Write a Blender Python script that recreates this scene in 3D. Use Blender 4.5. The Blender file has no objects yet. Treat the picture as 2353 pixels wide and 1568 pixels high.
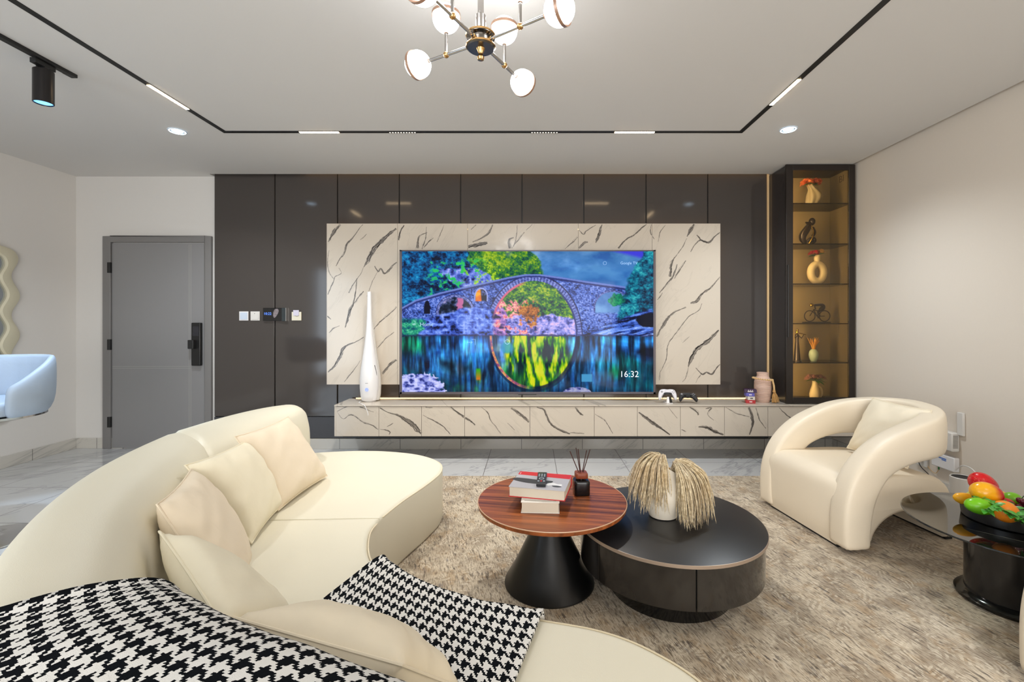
import bpy, bmesh, math, random
import numpy as np
from mathutils import Vector, Matrix, noise as mnoise
from mathutils.geometry import tessellate_polygon

random.seed(7)
S = bpy.context.scene
COL = S.collection
PI = math.pi

# ------------------------------------------------------------------ camera, world, big lights, exposure
FPX, HC = 1045.8, 1.238           # focal length in pixels of the 2353 px frame, camera height
cam_d = bpy.data.cameras.new('camera'); cam = bpy.data.objects.new('camera', cam_d); COL.objects.link(cam)
cam_d.sensor_width = 36.0; cam_d.lens = 36.0 * FPX / 2353.0
cam_d.shift_x = -44.0 / 2353.0; cam_d.shift_y = -44.0 / 2353.0
cam_d.clip_start = 0.05; cam_d.clip_end = 60
cam.location = (0, 0, HC); cam.rotation_euler = (PI / 2, 0, 0)
S.camera = cam
S.view_settings.view_transform = 'Standard'; S.view_settings.look = 'None'
S.view_settings.gamma = 1.0; S.view_settings.use_curve_mapping = False
S.view_settings.exposure = 0.18
S.cycles.max_bounces = 10; S.cycles.diffuse_bounces = 5; S.cycles.glossy_bounces = 5
S.cycles.transmission_bounces = 8; S.cycles.transparent_max_bounces = 12
S.cycles.sample_clamp_indirect = 6.0; S.cycles.caustics_reflective = False; S.cycles.caustics_refractive = False
S.cycles.use_adaptive_sampling = True; S.cycles.adaptive_threshold = 0.02

def lin(c):
    return tuple(((x / 255) / 12.92 if x / 255 <= .04045 else ((x / 255 + .055) / 1.055) ** 2.4) for x in c)

w = bpy.data.worlds.new('daylight'); S.world = w; w.use_nodes = True
w.node_tree.nodes['Background'].inputs[0].default_value = (.75, .87, 1.0, 1); w.node_tree.nodes['Background'].inputs[1].default_value = 1.1

def area(name, loc, rot, sx, sy, power, color, spread=180):
    l = bpy.data.lights.new(name, 'AREA'); l.shape = 'RECTANGLE'; l.size = sx; l.size_y = sy; l.energy = power; l.color = color
    l.spread = math.radians(spread)
    o = bpy.data.objects.new(name, l); COL.objects.link(o); o.location = loc; o.rotation_euler = rot; return o
# daylight through the glazed opening behind the camera plus a cool fill added at an unseen side window
area('daylight_rear_window', (0.2, -4.05, 1.25), (PI / 2, 0, 0), 4.2, 2.2, 200, (1.0, .965, .92))
area('added_side_fill', (-4.40, -1.75, 1.25), (PI / 2, 0, -PI / 2), 2.4, 2.2, 60, (.74, .87, 1.0))

# ------------------------------------------------------------------ small node helper
class G:
    def __init__(s, name):
        s.m = bpy.data.materials.new(name); s.m.use_nodes = True; s.nt = s.m.node_tree
        s.b = s.nt.nodes['Principled BSDF']; s.out = s.nt.nodes['Material Output']
    def n(s, t, **k):
        d = s.nt.nodes.new(t)
        for a, b in k.items(): setattr(d, a, b)
        return d
    def put(s, sock, val):
        if isinstance(val, bpy.types.NodeSocket): s.nt.links.new(val, sock)
        elif val is not None: sock.default_value = val
    def math(s, op, a, b=None, c=None, clamp=False):
        d = s.n('ShaderNodeMath', operation=op, use_clamp=clamp); s.put(d.inputs[0], a); s.put(d.inputs[1], b)
        if c is not None: s.put(d.inputs[2], c)
        return d.outputs[0]
    def ss(s, v, lo, hi, to0=0.0, to1=1.0, mode='SMOOTHSTEP'):
        d = s.n('ShaderNodeMapRange', interpolation_type=mode); s.put(d.inputs[0], v); s.put(d.inputs[1], lo); s.put(d.inputs[2], hi)
        s.put(d.inputs[3], to0); s.put(d.inputs[4], to1); return d.outputs[0]
    def mix(s, f, a, b, blend='MIX'):
        d = s.n('ShaderNodeMix', data_type='RGBA', blend_type=blend); s.put(d.inputs[0], f)
        s.put(d.inputs[6], a if isinstance(a, bpy.types.NodeSocket) else (*a[:3], 1)); s.put(d.inputs[7], b if isinstance(b, bpy.types.NodeSocket) else (*b[:3], 1))
        return d.outputs[2]
    def noise(s, vec, scale=1, detail=4, rough=.5, dist=0, dim='3D'):
        d = s.n('ShaderNodeTexNoise', noise_dimensions=dim); s.put(d.inputs['Vector'], vec); s.put(d.inputs['Scale'], scale)
        s.put(d.inputs['Detail'], detail); s.put(d.inputs['Roughness'], rough); s.put(d.inputs['Distortion'], dist); return d.outputs['Fac']
    def comb(s, x, y, z=0.0):
        d = s.n('ShaderNodeCombineXYZ'); s.put(d.inputs[0], x); s.put(d.inputs[1], y); s.put(d.inputs[2], z); return d.outputs[0]
    def pos(s, kind='world'):
        o = s.n('ShaderNodeNewGeometry').outputs['Position'] if kind == 'world' else s.n('ShaderNodeTexCoord').outputs[{'obj': 'Object', 'uv': 'UV', 'gen': 'Generated'}[kind]]
        d = s.n('ShaderNodeSeparateXYZ'); s.put(d.inputs[0], o); return o, d.outputs[0], d.outputs[1], d.outputs[2]
    def bump(s, h, strength=.2, dist=.01):
        d = s.n('ShaderNodeBump'); s.put(d.inputs['Height'], h); d.inputs['Strength'].default_value = strength; d.inputs['Distance'].default_value = dist
        s.nt.links.new(d.outputs[0], s.b.inputs['Normal'])
    def set(s, **k):
        for a, b in k.items():
            key = {'color': 'Base Color', 'rough': 'Roughness', 'metal': 'Metallic', 'spec': 'Specular IOR Level', 'coat': 'Coat Weight', 'coat_rough': 'Coat Roughness',
                   'emit': 'Emission Color', 'emit_s': 'Emission Strength', 'sheen': 'Sheen Weight', 'sss': 'Subsurface Weight', 'trans': 'Transmission Weight', 'aniso': 'Anisotropic'}[a]
            if isinstance(b, tuple): b = (*b[:3], 1)
            s.put(s.b.inputs[key], b)
        return s

def plain(name, rgb, rough=.5, metal=0.0, spec=.5, coat=0.0, bump=None, var=None, sheen=0.0, scale_kind='obj'):
    g = G(name); c = lin(rgb); o, x, y, z = g.pos(scale_kind)
    if var:                                       # (scale, amount) mild tone variation of the surface itself
        f = g.noise(o, var[0], 4, .6)
        col = g.mix(f, tuple(v * (1 - var[1]) for v in c), tuple(min(1, v * (1 + var[1])) for v in c)); g.set(color=col)
    else: g.set(color=c)
    g.set(rough=rough, metal=metal, spec=spec, coat=coat, sheen=sheen)
    if coat: g.set(coat_rough=.05)
    if bump: g.bump(g.noise(o, bump[0], 4, .6), bump[1], bump[2])
    return g.m

def glow(name, rgb, strength, rough=.5):
    g = G(name); g.set(color=lin(rgb), emit=lin(rgb), emit_s=strength, rough=rough); return g.m

def thin_glass(name, tint, refl=1.0, rough=.02, f0=1.5):
    g = G(name); nt = g.nt; nt.nodes.remove(g.b)
    t = g.n('ShaderNodeBsdfTransparent'); t.inputs[0].default_value = (*tint, 1)
    gl = g.n('ShaderNodeBsdfGlossy'); gl.inputs['Roughness'].default_value = rough
    fr = g.n('ShaderNodeFresnel'); fr.inputs[0].default_value = f0
    mx = g.n('ShaderNodeMixShader'); nt.links.new(g.math('MULTIPLY', fr.outputs[0], refl, clamp=True), mx.inputs[0])
    nt.links.new(t.outputs[0], mx.inputs[1]); nt.links.new(gl.outputs[0], mx.inputs[2]); nt.links.new(mx.outputs[0], g.out.inputs[0]); return g.m

# ------------------------------------------------------------------ geometry helper
LOC = {}
class MB:
    def __init__(s): s.v = []; s.f = []; s.uv = None; s.mi = {}
    def merge(s, o, idx):
        k = len(s.v); n = len(s.f); s.v += o.v; s.f += [tuple(i + k for i in f) for f in o.f]
        for j in range(n, len(s.f)): s.mi[j] = idx
        return s
    def add(s, vs, fs, M=None):
        k = len(s.v); s.v += [tuple(M @ Vector(p)) if M is not None else tuple(p) for p in vs]; s.f += [tuple(i + k for i in f) for f in fs]; return s
    def box(s, x0, x1, y0, y1, z0, z1, M=None):
        vs = [(x, y, z) for z in (z0, z1) for y in (y0, y1) for x in (x0, x1)]
        return s.add(vs, [(0, 2, 3, 1), (4, 5, 7, 6), (0, 1, 5, 4), (2, 6, 7, 3), (0, 4, 6, 2), (1, 3, 7, 5)], M)
    def prism(s, pts, z0, z1, M=None):
        n = len(pts); vs = [(x, y, z0) for x, y in pts] + [(x, y, z1) for x, y in pts]
        return s.add(vs, [tuple(range(n))[::-1], tuple(range(n, 2 * n))] + [(i, (i + 1) % n, n + (i + 1) % n, n + i) for i in range(n)], M)
    def loops(s, rings, M=None, closed=True, cap0=True, cap1=True):
        n = len(rings[0]); vs = [p for r in rings for p in r]; fs = []
        for j in range(len(rings) - 1):
            for i in range(n if closed else n - 1):
                a, b = j * n + i, j * n + (i + 1) % n; fs.append((a, b, b + n, a + n))
        if cap0: fs.append(tuple(range(n))[::-1])
        if cap1: fs.append(tuple(range((len(rings) - 1) * n, len(rings) * n)))
        return s.add(vs, fs, M)
    def lathe(s, prof, n=32, M=None, c=(0, 0, 0), cap0=True, cap1=True, sq=None):
        rings = []
        for r, z in prof:
            ring = []
            for i in range(n):
                a = 2 * PI * i / n; rr = max(r, 1e-5)
                ring.append((c[0] + rr * math.cos(a), c[1] + rr * math.sin(a), c[2] + z))
            rings.append(ring)
        return s.loops(rings, M, True, cap0, cap1)
    def ball(s, c, r, nu=20, nv=12, M=None):
        rx, ry, rz = (r, r, r) if not isinstance(r, (tuple, list)) else r
        vs = [(c[0], c[1], c[2] - rz)]; fs = []
        for j in range(1, nv):
            t = -PI / 2 + PI * j / nv
            for i in range(nu):
                a = 2 * PI * i / nu; vs.append((c[0] + rx * math.cos(t) * math.cos(a), c[1] + ry * math.cos(t) * math.sin(a), c[2] + rz * math.sin(t)))
        vs.append((c[0], c[1], c[2] + rz)); L = len(vs) - 1
        for i in range(nu):
            fs.append((0, 1 + (i + 1) % nu, 1 + i)); fs.append((L, L - nu + i, L - nu + (i + 1) % nu))
        for j in range(nv - 2):
            for i in range(nu):
                a, b = 1 + j * nu + i, 1 + j * nu + (i + 1) % nu; fs.append((a, b, b + nu, a + nu))
        return s.add(vs, fs, M)
    def tube(s, path, r, n=8, closed=False, cap=True, M=None):
        P = [Vector(p) for p in path]; k = len(P); rs = r if isinstance(r, (list, tuple)) else [r] * k; rings = []
        up = None
        for i in range(k):
            if closed: t = P[(i + 1) % k] - P[i - 1]
            else: t = P[min(i + 1, k - 1)] - P[max(i - 1, 0)]
            t.normalize()
            if up is None: up = t.orthogonal().normalized()
            up = up - t * up.dot(t)
            if up.length < 1e-6: up = t.orthogonal()
            up.normalize(); sd = t.cross(up)
            rings.append([tuple(P[i] + (up * math.cos(2 * PI * j / n) + sd * math.sin(2 * PI * j / n)) * rs[i]) for j in range(n)])
        if closed: rings.append(rings[0])
        return s.loops(rings, M, True, cap and not closed, cap and not closed)
    def torus(s, R, r, M=None, n=32, k=8):
        return s.tube([(R * math.cos(2 * PI * i / n), R * math.sin(2 * PI * i / n), 0) for i in range(n)], r, k, closed=True, M=M)
    def build(s, name, mat, parent=None, smooth=True, bevel=None, subsurf=0, sharp=38, fix=True, world=True, mods=None):
        me = bpy.data.meshes.new(name); vs = s.v
        if parent is not None and world:
            Mi = LOC[parent.name].inverted(); vs = [tuple(Mi @ Vector(p)) for p in vs]
        me.from_pydata(vs, [], s.f)
        for j, q in s.mi.items(): me.polygons[j].material_index = q
        if s.uv is not None:
            L = me.uv_layers.new(name='UVMap')
            for lp in me.loops: L.data[lp.index].uv = s.uv[lp.vertex_index]
        if fix:
            bm = bmesh.new(); bm.from_mesh(me); bmesh.ops.remove_doubles(bm, verts=bm.verts, dist=1e-6) if s.uv is None else None
            bmesh.ops.recalc_face_normals(bm, faces=bm.faces); bm.to_mesh(me); bm.free()
        if smooth:
            me.shade_smooth(); me.set_sharp_from_angle(angle=math.radians(sharp))
        o = bpy.data.objects.new(name, me); COL.objects.link(o)
        for m in (mat if isinstance(mat, list) else [mat]): me.materials.append(m)
        if parent is not None:
            o.parent = parent; LOC[o.name] = LOC[parent.name].copy()
        else: LOC[o.name] = Matrix.Identity(4)
        if subsurf:
            d = o.modifiers.new('sub', 'SUBSURF'); d.levels = subsurf; d.render_levels = subsurf
            me.set_sharp_from_angle(angle=PI)
        if bevel:
            d = o.modifiers.new('bev', 'BEVEL'); d.width = bevel; d.segments = 3; d.limit_method = 'ANGLE'; d.angle_limit = math.radians(40); d.harden_normals = False
        return o

def T(name, label, cat, loc=(0, 0, 0), rz=0.0, group=None):
    o = bpy.data.objects.new(name, None); COL.objects.link(o); o.empty_display_size = .1
    o.location = loc; o.rotation_euler = (0, 0, rz); LOC[o.name] = Matrix.Translation(loc) @ Matrix.Rotation(rz, 4, 'Z')
    o['label'] = label; o['category'] = cat
    if group: o['group'] = group
    return o
def tag(o, label, cat, group=None):
    o['label'] = label; o['category'] = cat
    if group: o['group'] = group
    return o
def struct(o): o['kind'] = 'structure'; return o
def dup(root, loc, rz, label):
    def cp(o, par):
        c = o.copy(); COL.objects.link(c)
        if par is not None: c.parent = par
        for ch in o.children: cp(ch, c)
        return c
    r = cp(root, None); r.location = loc; r.rotation_euler = (0, 0, rz); r['label'] = label; return r

def W(u, v, Y):  # frame pixel at depth Y -> point in the room
    return Vector(((u - 1220) / FPX * Y, Y, HC - (v - 740) / FPX * Y))
def X_(u, Y): return (u - 1220) / FPX * Y
def Z_(v, Y): return HC - (v - 740) / FPX * Y

def spline(pts, k=8, closed=False):
    P = [Vector((*p, 0)[:3]) for p in pts]; n = len(P); out = []
    for i in range(n if closed else n - 1):
        p1, p2 = P[i], P[(i + 1) % n]
        p0 = P[i - 1] if (closed or i > 0) else p1 * 2 - p2
        p3 = P[(i + 2) % n] if (closed or i + 2 < n) else p2 * 2 - p1
        for j in range(k):
            t = j / k
            out.append(.5 * ((2 * p1) + (p2 - p0) * t + (2 * p0 - 5 * p1 + 4 * p2 - p3) * t * t + (3 * p1 - p0 - 3 * p2 + p3) * t ** 3))
    if not closed: out.append(P[-1].copy())
    return out
def sp2(pts, k=8, closed=False): return [(p.x, p.y) for p in spline(pts, k, closed)]

def area2(pts): return .5 * sum(pts[i][0] * pts[(i + 1) % len(pts)][1] - pts[(i + 1) % len(pts)][0] * pts[i][1] for i in range(len(pts)))
def inset(pts, ds):
    n = len(pts); out = []
    for i in range(n):
        a, b, c = Vector(pts[i - 1]), Vector(pts[i]), Vector(pts[(i + 1) % n])
        e1 = (b - a).normalized() if (b - a).length > 1e-9 else Vector((1, 0)); e2 = (c - b).normalized() if (c - b).length > 1e-9 else e1
        n1 = Vector((-e1.y, e1.x)); n2 = Vector((-e2.y, e2.x)); m = n1 + n2
        if m.length < 1e-6: m = n1
        m.normalize(); k = 1 / max(.5, m.dot(n1)); d = ds[i] if isinstance(ds, list) else ds
        q = b + m * d * k; out.append((q.x, q.y))
    return out
def rprism(mb, pts, z0, z1, r, rb=.01, seg=5, M=None, lat=None):
    """upright slab with a rounded upper and a small rounded lower rim; lat = per-vertex lateral share of the rounding"""
    if area2(pts) < 0: pts = pts[::-1]; lat = lat[::-1] if lat else None
    n = len(pts); lat = lat or [1.0] * n; rings = []
    def ring(d, z): return [(x, y, z) for x, y in inset(pts, [d * l for l in lat])]
    for j in range(3):
        a = PI / 2 * j / 2; rings.append(ring(rb * (1 - math.sin(a)), z0 + rb * (1 - math.cos(a))))
    for j in range(seg + 1):
        a = PI / 2 * j / seg; rings.append(ring(r * (1 - math.cos(a)), z1 - r + r * math.sin(a)))
    k = len(mb.v); mb.loops(rings, M, True, False, False)
    for R, o in ((rings[0], k), (rings[-1], k + (len(rings) - 1) * n)):   # caps cut into triangles so hollows stay open
        mb.f += [tuple(o + i for i in f) for f in tessellate_polygon([[Vector((p[0], p[1], 0)) for p in R]])]
    return mb

def text(name, body, size, loc, rot, mat, parent, align='CENTER', ext=.0004):
    cu = bpy.data.curves.new(name, 'FONT'); cu.body = body; cu.size = size; cu.align_x = align; cu.align_y = 'CENTER'; cu.extrude = ext; cu.resolution_u = 3; cu.offset = -.012 * size
    o = bpy.data.objects.new(name, cu); COL.objects.link(o); dg = bpy.context.evaluated_depsgraph_get()
    me = bpy.data.meshes.new_from_object(o.evaluated_get(dg)); bpy.data.objects.remove(o)
    R = Matrix.Translation(loc) @ rot.to_4x4()
    if parent is not None: R = LOC[parent.name].inverted() @ R
    me.transform(R); me.materials.clear(); me.materials.append(mat); me.name = name
    o = bpy.data.objects.new(name, me); COL.objects.link(o)
    if parent is not None: o.parent = parent; LOC[o.name] = LOC[parent.name].copy()
    return o
FRONT = Matrix.Rotation(PI / 2, 3, 'X')        # lettering that faces the camera (-Y)
def ax(d, c=(0, 0, 0)):                         # matrix whose z axis points along d, placed at c
    return Matrix.Translation(c) @ Vector(d).to_track_quat('Z', 'Y').to_matrix().to_4x4()

# ------------------------------------------------------------------ materials
def marble(name, base, veincol, ang, dens=1.0, vert=True, rough=.18, amount=1.0, seed=0.0):
    g = G(name); o, x, y, z = g.pos(); h = z if vert else y
    if vert: x = g.math('ADD', x, g.math('MULTIPLY', y, .35))
    c, s = math.cos(math.radians(ang)), math.sin(math.radians(ang))
    al = g.math('ADD', g.math('MULTIPLY', x, c), g.math('MULTIPLY', h, s)); ac = g.math('SUBTRACT', g.math('MULTIPLY', h, c), g.math('MULTIPLY', x, s))
    def vein(ka, kc, sd, wid, lo, hi, detail=5):
        v = g.comb(g.math('MULTIPLY', al, ka * dens), g.math('MULTIPLY', ac, kc * dens), seed + sd)
        d = g.math('ABSOLUTE', g.math('SUBTRACT', g.noise(v, 1, detail, .58, .25), .5))
        m = g.noise(g.comb(g.math('MULTIPLY', al, 1.5 * dens), g.math('MULTIPLY', ac, 2.2 * dens), seed + sd + 7.7), 1, 2, .5)
        wd = g.math('ADD', g.math('MULTIPLY', g.ss(m, lo, hi), wid), .0012)
        on = g.ss(m, lo - .10, lo + .02)
        return g.math('MULTIPLY', g.ss(d, 0.0, wd, 1.0, 0.0), on)
    v1 = vein(.75, 3.0, 0.0, .085, .47, .70, 3.5); v2 = vein(.95, 3.1, 13.0, .012, .44, .60, 5)
    st = g.noise(g.comb(g.math('MULTIPLY', al, 9), g.math('MULTIPLY', ac, 95), seed), 1, 3, .6)
    v1 = g.math('MULTIPLY', v1, g.ss(st, .40, .60, .12, 1.0)); v2 = g.math('MULTIPLY', v2, .75)
    f = g.math('MULTIPLY', g.math('MAXIMUM', v1, v2), amount, clamp=True)
    cl = g.noise(g.comb(al, ac, seed + 3), 2.2, 3, .5)
    b0 = g.mix(cl, tuple(k * .93 for k in lin(base)), lin(base)); g.set(color=g.mix(f, b0, lin(veincol)), rough=rough, spec=.5, coat=.25); g.set(coat_rough=.06)
    return g, f
M_marble = marble('white_marble_wall', (206, 195, 180), (58, 54, 52), 56, 1.25, amount=.10)[0].m
M_vein = [plain('marble_vein_grey', (138, 130, 121), .2, coat=.2), plain('marble_vein_dark', (92, 86, 81), .2, coat=.2)]
M_marble_low = marble('white_marble_console', (206, 196, 182), (62, 58, 56), -46, 1.5, seed=4.4, amount=.10)[0].m
M_marble_top = marble('white_marble_console_top', (206, 196, 182), (62, 58, 56), -20, 1.2, seed=2.4, amount=.5)[0].m

def floor_mat():
    g, f = marble('polished_floor_tile', (196, 197, 198), (128, 131, 136), 40, 1.0, vert=False, rough=.09, amount=.55, seed=9)
    o, x, y, z = g.pos()
    def joint(c, off):
        t = g.math('FRACT', g.math('DIVIDE', g.math('SUBTRACT', c, off), .6)); d = g.math('ABSOLUTE', g.math('SUBTRACT', t, .5)); return g.math('GREATER_THAN', d, .5 - .0036)
    j = g.math('MAXIMUM', joint(x, -.385 - .003), joint(y, 4.0))
    old = g.b.inputs['Base Color'].links[0].from_socket
    g.set(color=g.mix(j, old, lin((82, 80, 78)))); g.put(g.b.inputs['Roughness'], g.ss(j, 0, 1, .08, .6)); return g.m
M_floor = floor_mat()
def base_mat():
    g, f = marble('skirting_tile', (200, 196, 188), (140, 138, 134), 35, 1.4, rough=.15, amount=.5, seed=2)
    o, x, y, z = g.pos(); d = g.math('ABSOLUTE', g.math('SUBTRACT', g.math('FRACT', g.math('DIVIDE', g.math('ADD', g.math('ADD', x, y), .388), .59)), .5))
    j = g.math('GREATER_THAN', d, .4965); old = g.b.inputs['Base Color'].links[0].from_socket; g.set(color=g.mix(j, old, lin((90, 88, 85)))); return g.m
M_skirt = base_mat()

def wall_mat(name, rgb):
    g = G(name); o, x, y, z = g.pos()
    t = g.noise(g.comb(g.math('MULTIPLY', g.math('ADD', x, y), 160), g.math('MULTIPLY', z, 30), 0), 1, 3, .6); t2 = g.noise(o, 60, 3, .6)
    c = lin(rgb); g.set(color=g.mix(t, tuple(k * .97 for k in c), c), rough=.75, spec=.3); g.bump(g.math('ADD', t, t2), .08, .002); return g.m
M_wallr = wall_mat('woven_wallpaper_warm_glow', (220, 210, 197)); M_wall = wall_mat('woven_wallpaper', (216, 213, 209)); M_ceil = plain('ceiling_paint', (214, 212, 209), .8, spec=.2, bump=(6, .06, .01), scale_kind='world')  # right wall: beige with warm lamp glow put into its colour
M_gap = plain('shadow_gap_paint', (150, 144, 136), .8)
M_panel = plain('gloss_charcoal_lacquer', (68, 63, 60), .09, spec=.5, var=(1.2, .05), scale_kind='world'); M_panel2 = plain('charcoal_plinth', (62, 62, 66), .35)
M_black = plain('matt_black', (22, 22, 23), .45); M_blackgloss = plain('gloss_black', (14, 14, 15), .12, spec=.6); M_track = plain('black_track', (18, 18, 19), .5)
M_door = plain('grey_door_paint', (132, 131, 132), .42, var=(2.0, .03), bump=(180, .05, .001)); M_dframe = plain('grey_frame_paint', (120, 118, 117), .42)
M_white = plain('white_plastic', (226, 225, 226), .3); M_white2 = plain('soft_white_plastic', (214, 211, 206), .45)
M_steel = plain('brushed_nickel', (178, 174, 170), .18, metal=1.0); M_brass = plain('polished_brass', (202, 160, 104), .2, metal=1.0)
M_warm = glow('warm_led', (255, 222, 176), 20.0); M_warmdim = glow('warm_led_cove', (255, 214, 150), 3.2); M_cool = glow('cool_led', (205, 232, 255), 7.0)

def leather(name, rgb, sc=1.0):
    g = G(name); o, x, y, z = g.pos()
    v = g.n('ShaderNodeTexVoronoi'); g.put(v.inputs['Vector'], o); v.inputs['Scale'].default_value = 420
    b = g.noise(o, 5, 3, .5); c = lin(rgb); g.set(color=g.mix(b, tuple(k * .96 for k in c), c), rough=.42, spec=.42)
    g.bump(g.math('ADD', g.math('MULTIPLY', v.outputs[0], .35), g.math('MULTIPLY', g.noise(o, 9, 4, .6), .7)), .10, .006); return g.m
M_leather = leather('cream_leather', (226, 220, 200)); M_leather2 = leather('ivory_leather_chair', (235, 222, 200))
def cushion_mat(name, rgb):
    g = G(name); o, x, y, z = g.pos(); c = lin(rgb); n = g.noise(o, 14, 5, .6, .8)
    g.set(color=g.mix(n, tuple(k * .95 for k in c), c), rough=.6, spec=.3); g.bump(g.noise(g.comb(g.math('MULTIPLY', x, 24), g.math('MULTIPLY', y, 24), g.math('MULTIPLY', z, 6)), 1, 3, .5, .6), .16, .010); return g.m
M_cush = [cushion_mat('cream_cushion', (238, 226, 202)), cushion_mat('ivory_cushion', (240, 231, 206)), cushion_mat('beige_cushion', (236, 221, 197))]
M_pipe = plain('cream_piping', (226, 213, 184), .5)

def hound_mat():
    g = G('houndstooth_wool'); o, x, y, z = g.pos('uv'); wo, _, _, _ = g.pos()
    d = g.n('ShaderNodeTexNoise'); g.put(d.inputs['Vector'], wo); d.inputs['Scale'].default_value = 260; d.inputs['Detail'].default_value = 2
    sx = g.n('ShaderNodeSeparateColor'); g.put(sx.inputs[0], d.outputs['Color'])
    th = 8 / .038
    a = g.math('FLOOR', g.math('ADD', g.math('MULTIPLY', x, th), g.math('MULTIPLY', g.math('SUBTRACT', sx.outputs[0], .5), .9)))
    b = g.math('FLOOR', g.math('ADD', g.math('MULTIPLY', y, th), g.math('MULTIPLY', g.math('SUBTRACT', sx.outputs[1], .5), .9)))
    wp = g.math('LESS_THAN', g.math('FLOORED_MODULO', a, 8), 3.5); wf = g.math('LESS_THAN', g.math('FLOORED_MODULO', b, 8), 3.5)
    top = g.math('LESS_THAN', g.math('FLOORED_MODULO', g.math('ADD', a, b), 4), 1.5)
    k = g.math('ADD', g.math('MULTIPLY', top, wp), g.math('MULTIPLY', g.math('SUBTRACT', 1, top), wf))
    g.set(color=g.mix(k, lin((232, 230, 226)), lin((17, 20, 24))), rough=.95, spec=.05)
    g.bump(g.math('ADD', g.noise(wo, 700, 2, .6), g.math('MULTIPLY', g.noise(wo, 30, 2, .5), 1.5)), .5, .004); return g.m
M_hound = hound_mat()

def rug_mat():
    g = G('woven_distressed_rug'); o, x, y, z = g.pos()
    ca, sa = math.cos(.27), math.sin(.27); xr_ = g.math('ADD', g.math('MULTIPLY', x, ca), g.math('MULTIPLY', y, sa)); yr_ = g.math('SUBTRACT', g.math('MULTIPLY', y, ca), g.math('MULTIPLY', x, sa))
    def st(kx, ky, sd, det=3): return g.noise(g.comb(g.math('MULTIPLY', xr_, kx), g.math('MULTIPLY', yr_, ky), sd), 1, det, .6)
    fine = st(210, 26, 0, 2); dash = st(75, 13, 3, 3); patch = st(6.5, 5.5, 5, 5)
    vor = g.n('ShaderNodeTexVoronoi', feature='DISTANCE_TO_EDGE'); wob = g.noise(o, 9, 3, .6)
    g.put(vor.inputs['Vector'], g.comb(g.math('ADD', x, g.math('MULTIPLY', wob, .12)), g.math('ADD', y, g.math('MULTIPLY', wob, .12)), 0)); vor.inputs['Scale'].default_value = 7.5
    orn = g.math('ABSOLUTE', g.math('SINE', g.math('MULTIPLY', vor.outputs['Distance'], 26)))
    lacy = g.math('MULTIPLY', g.ss(orn, .55, .85), g.ss(st(15, 13, 8, 3), .44, .58))
    c = g.mix(g.ss(patch, .38, .62), lin((160, 145, 125)), lin((198, 184, 162)))
    c = g.mix(g.math('MULTIPLY', g.ss(st(11, 7, 31, 4), .50, .64), .55), c, lin((168, 140, 104)))
    c = g.mix(g.math('MULTIPLY', lacy, .50), c, lin((222, 211, 190)))
    c = g.mix(g.math('MULTIPLY', g.ss(dash, .55, .62), g.ss(st(9, 8, 12, 4), .36, .62, .15, .9)), c, lin((78, 68, 62)))
    c = g.mix(g.math('MULTIPLY', g.ss(st(28, 9, 21, 4), .60, .72), .5), c, lin((104, 104, 112)))
    c = g.mix(g.math('MULTIPLY', g.ss(fine, .50, .62), .65), c, lin((104, 88, 68)))
    g.set(color=c, rough=.95, spec=.1, sheen=.2); g.bump(g.math('ADD', g.math('MULTIPLY', fine, 1.0), g.math('MULTIPLY', dash, .6)), .35, .005); return g.m
M_rug = rug_mat()

def wood_mat():
    g = G('walnut_veneer'); o, x, y, z = g.pos()
    r = math.radians(-9); c, s = math.cos(r), math.sin(r)
    al = g.math('ADD', g.math('MULTIPLY', x, c), g.math('MULTIPLY', y, s)); ac = g.math('SUBTRACT', g.math('MULTIPLY', y, c), g.math('MULTIPLY', x, s))
    n1 = g.noise(g.comb(g.math('MULTIPLY', al, 1.3), g.math('MULTIPLY', ac, 34), 1), 1, 5, .6, .4); n2 = g.noise(g.comb(g.math('MULTIPLY', al, 4), g.math('MULTIPLY', ac, 150), 5), 1, 4, .6)
    n3 = g.noise(g.comb(g.math('MULTIPLY', al, .8), g.math('MULTIPLY', ac, 6), 9), 1, 3, .5)
    col = g.mix(g.ss(n1, .34, .66), lin((92, 44, 20)), lin((166, 92, 46))); col = g.mix(g.math('MULTIPLY', g.ss(n2, .45, .7), .45), col, lin((62, 28, 14)))
    col = g.mix(g.math('MULTIPLY', g.ss(n3, .5, .68), .5), col, lin((182, 104, 52)))
    g.set(color=col, rough=.34, spec=.45); g.bump(n2, .06, .001); return g.m
M_wood = wood_mat()
M_edge = plain('pale_edge_band', (196, 160, 128), .4)
M_blackwood = plain('black_veneer', (30, 30, 32), .36, var=(3, .12), scale_kind='world'); M_drum = plain('dark_smoked_gloss', (40, 37, 34), .09, var=(7, .22), scale_kind='world', spec=.6); M_rim = plain('taupe_metal_rim', (172, 154, 138), .35, metal=.6)
M_blackmetal = plain('satin_black_metal', (20, 20, 21), .32, metal=.35, spec=.5)

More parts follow.
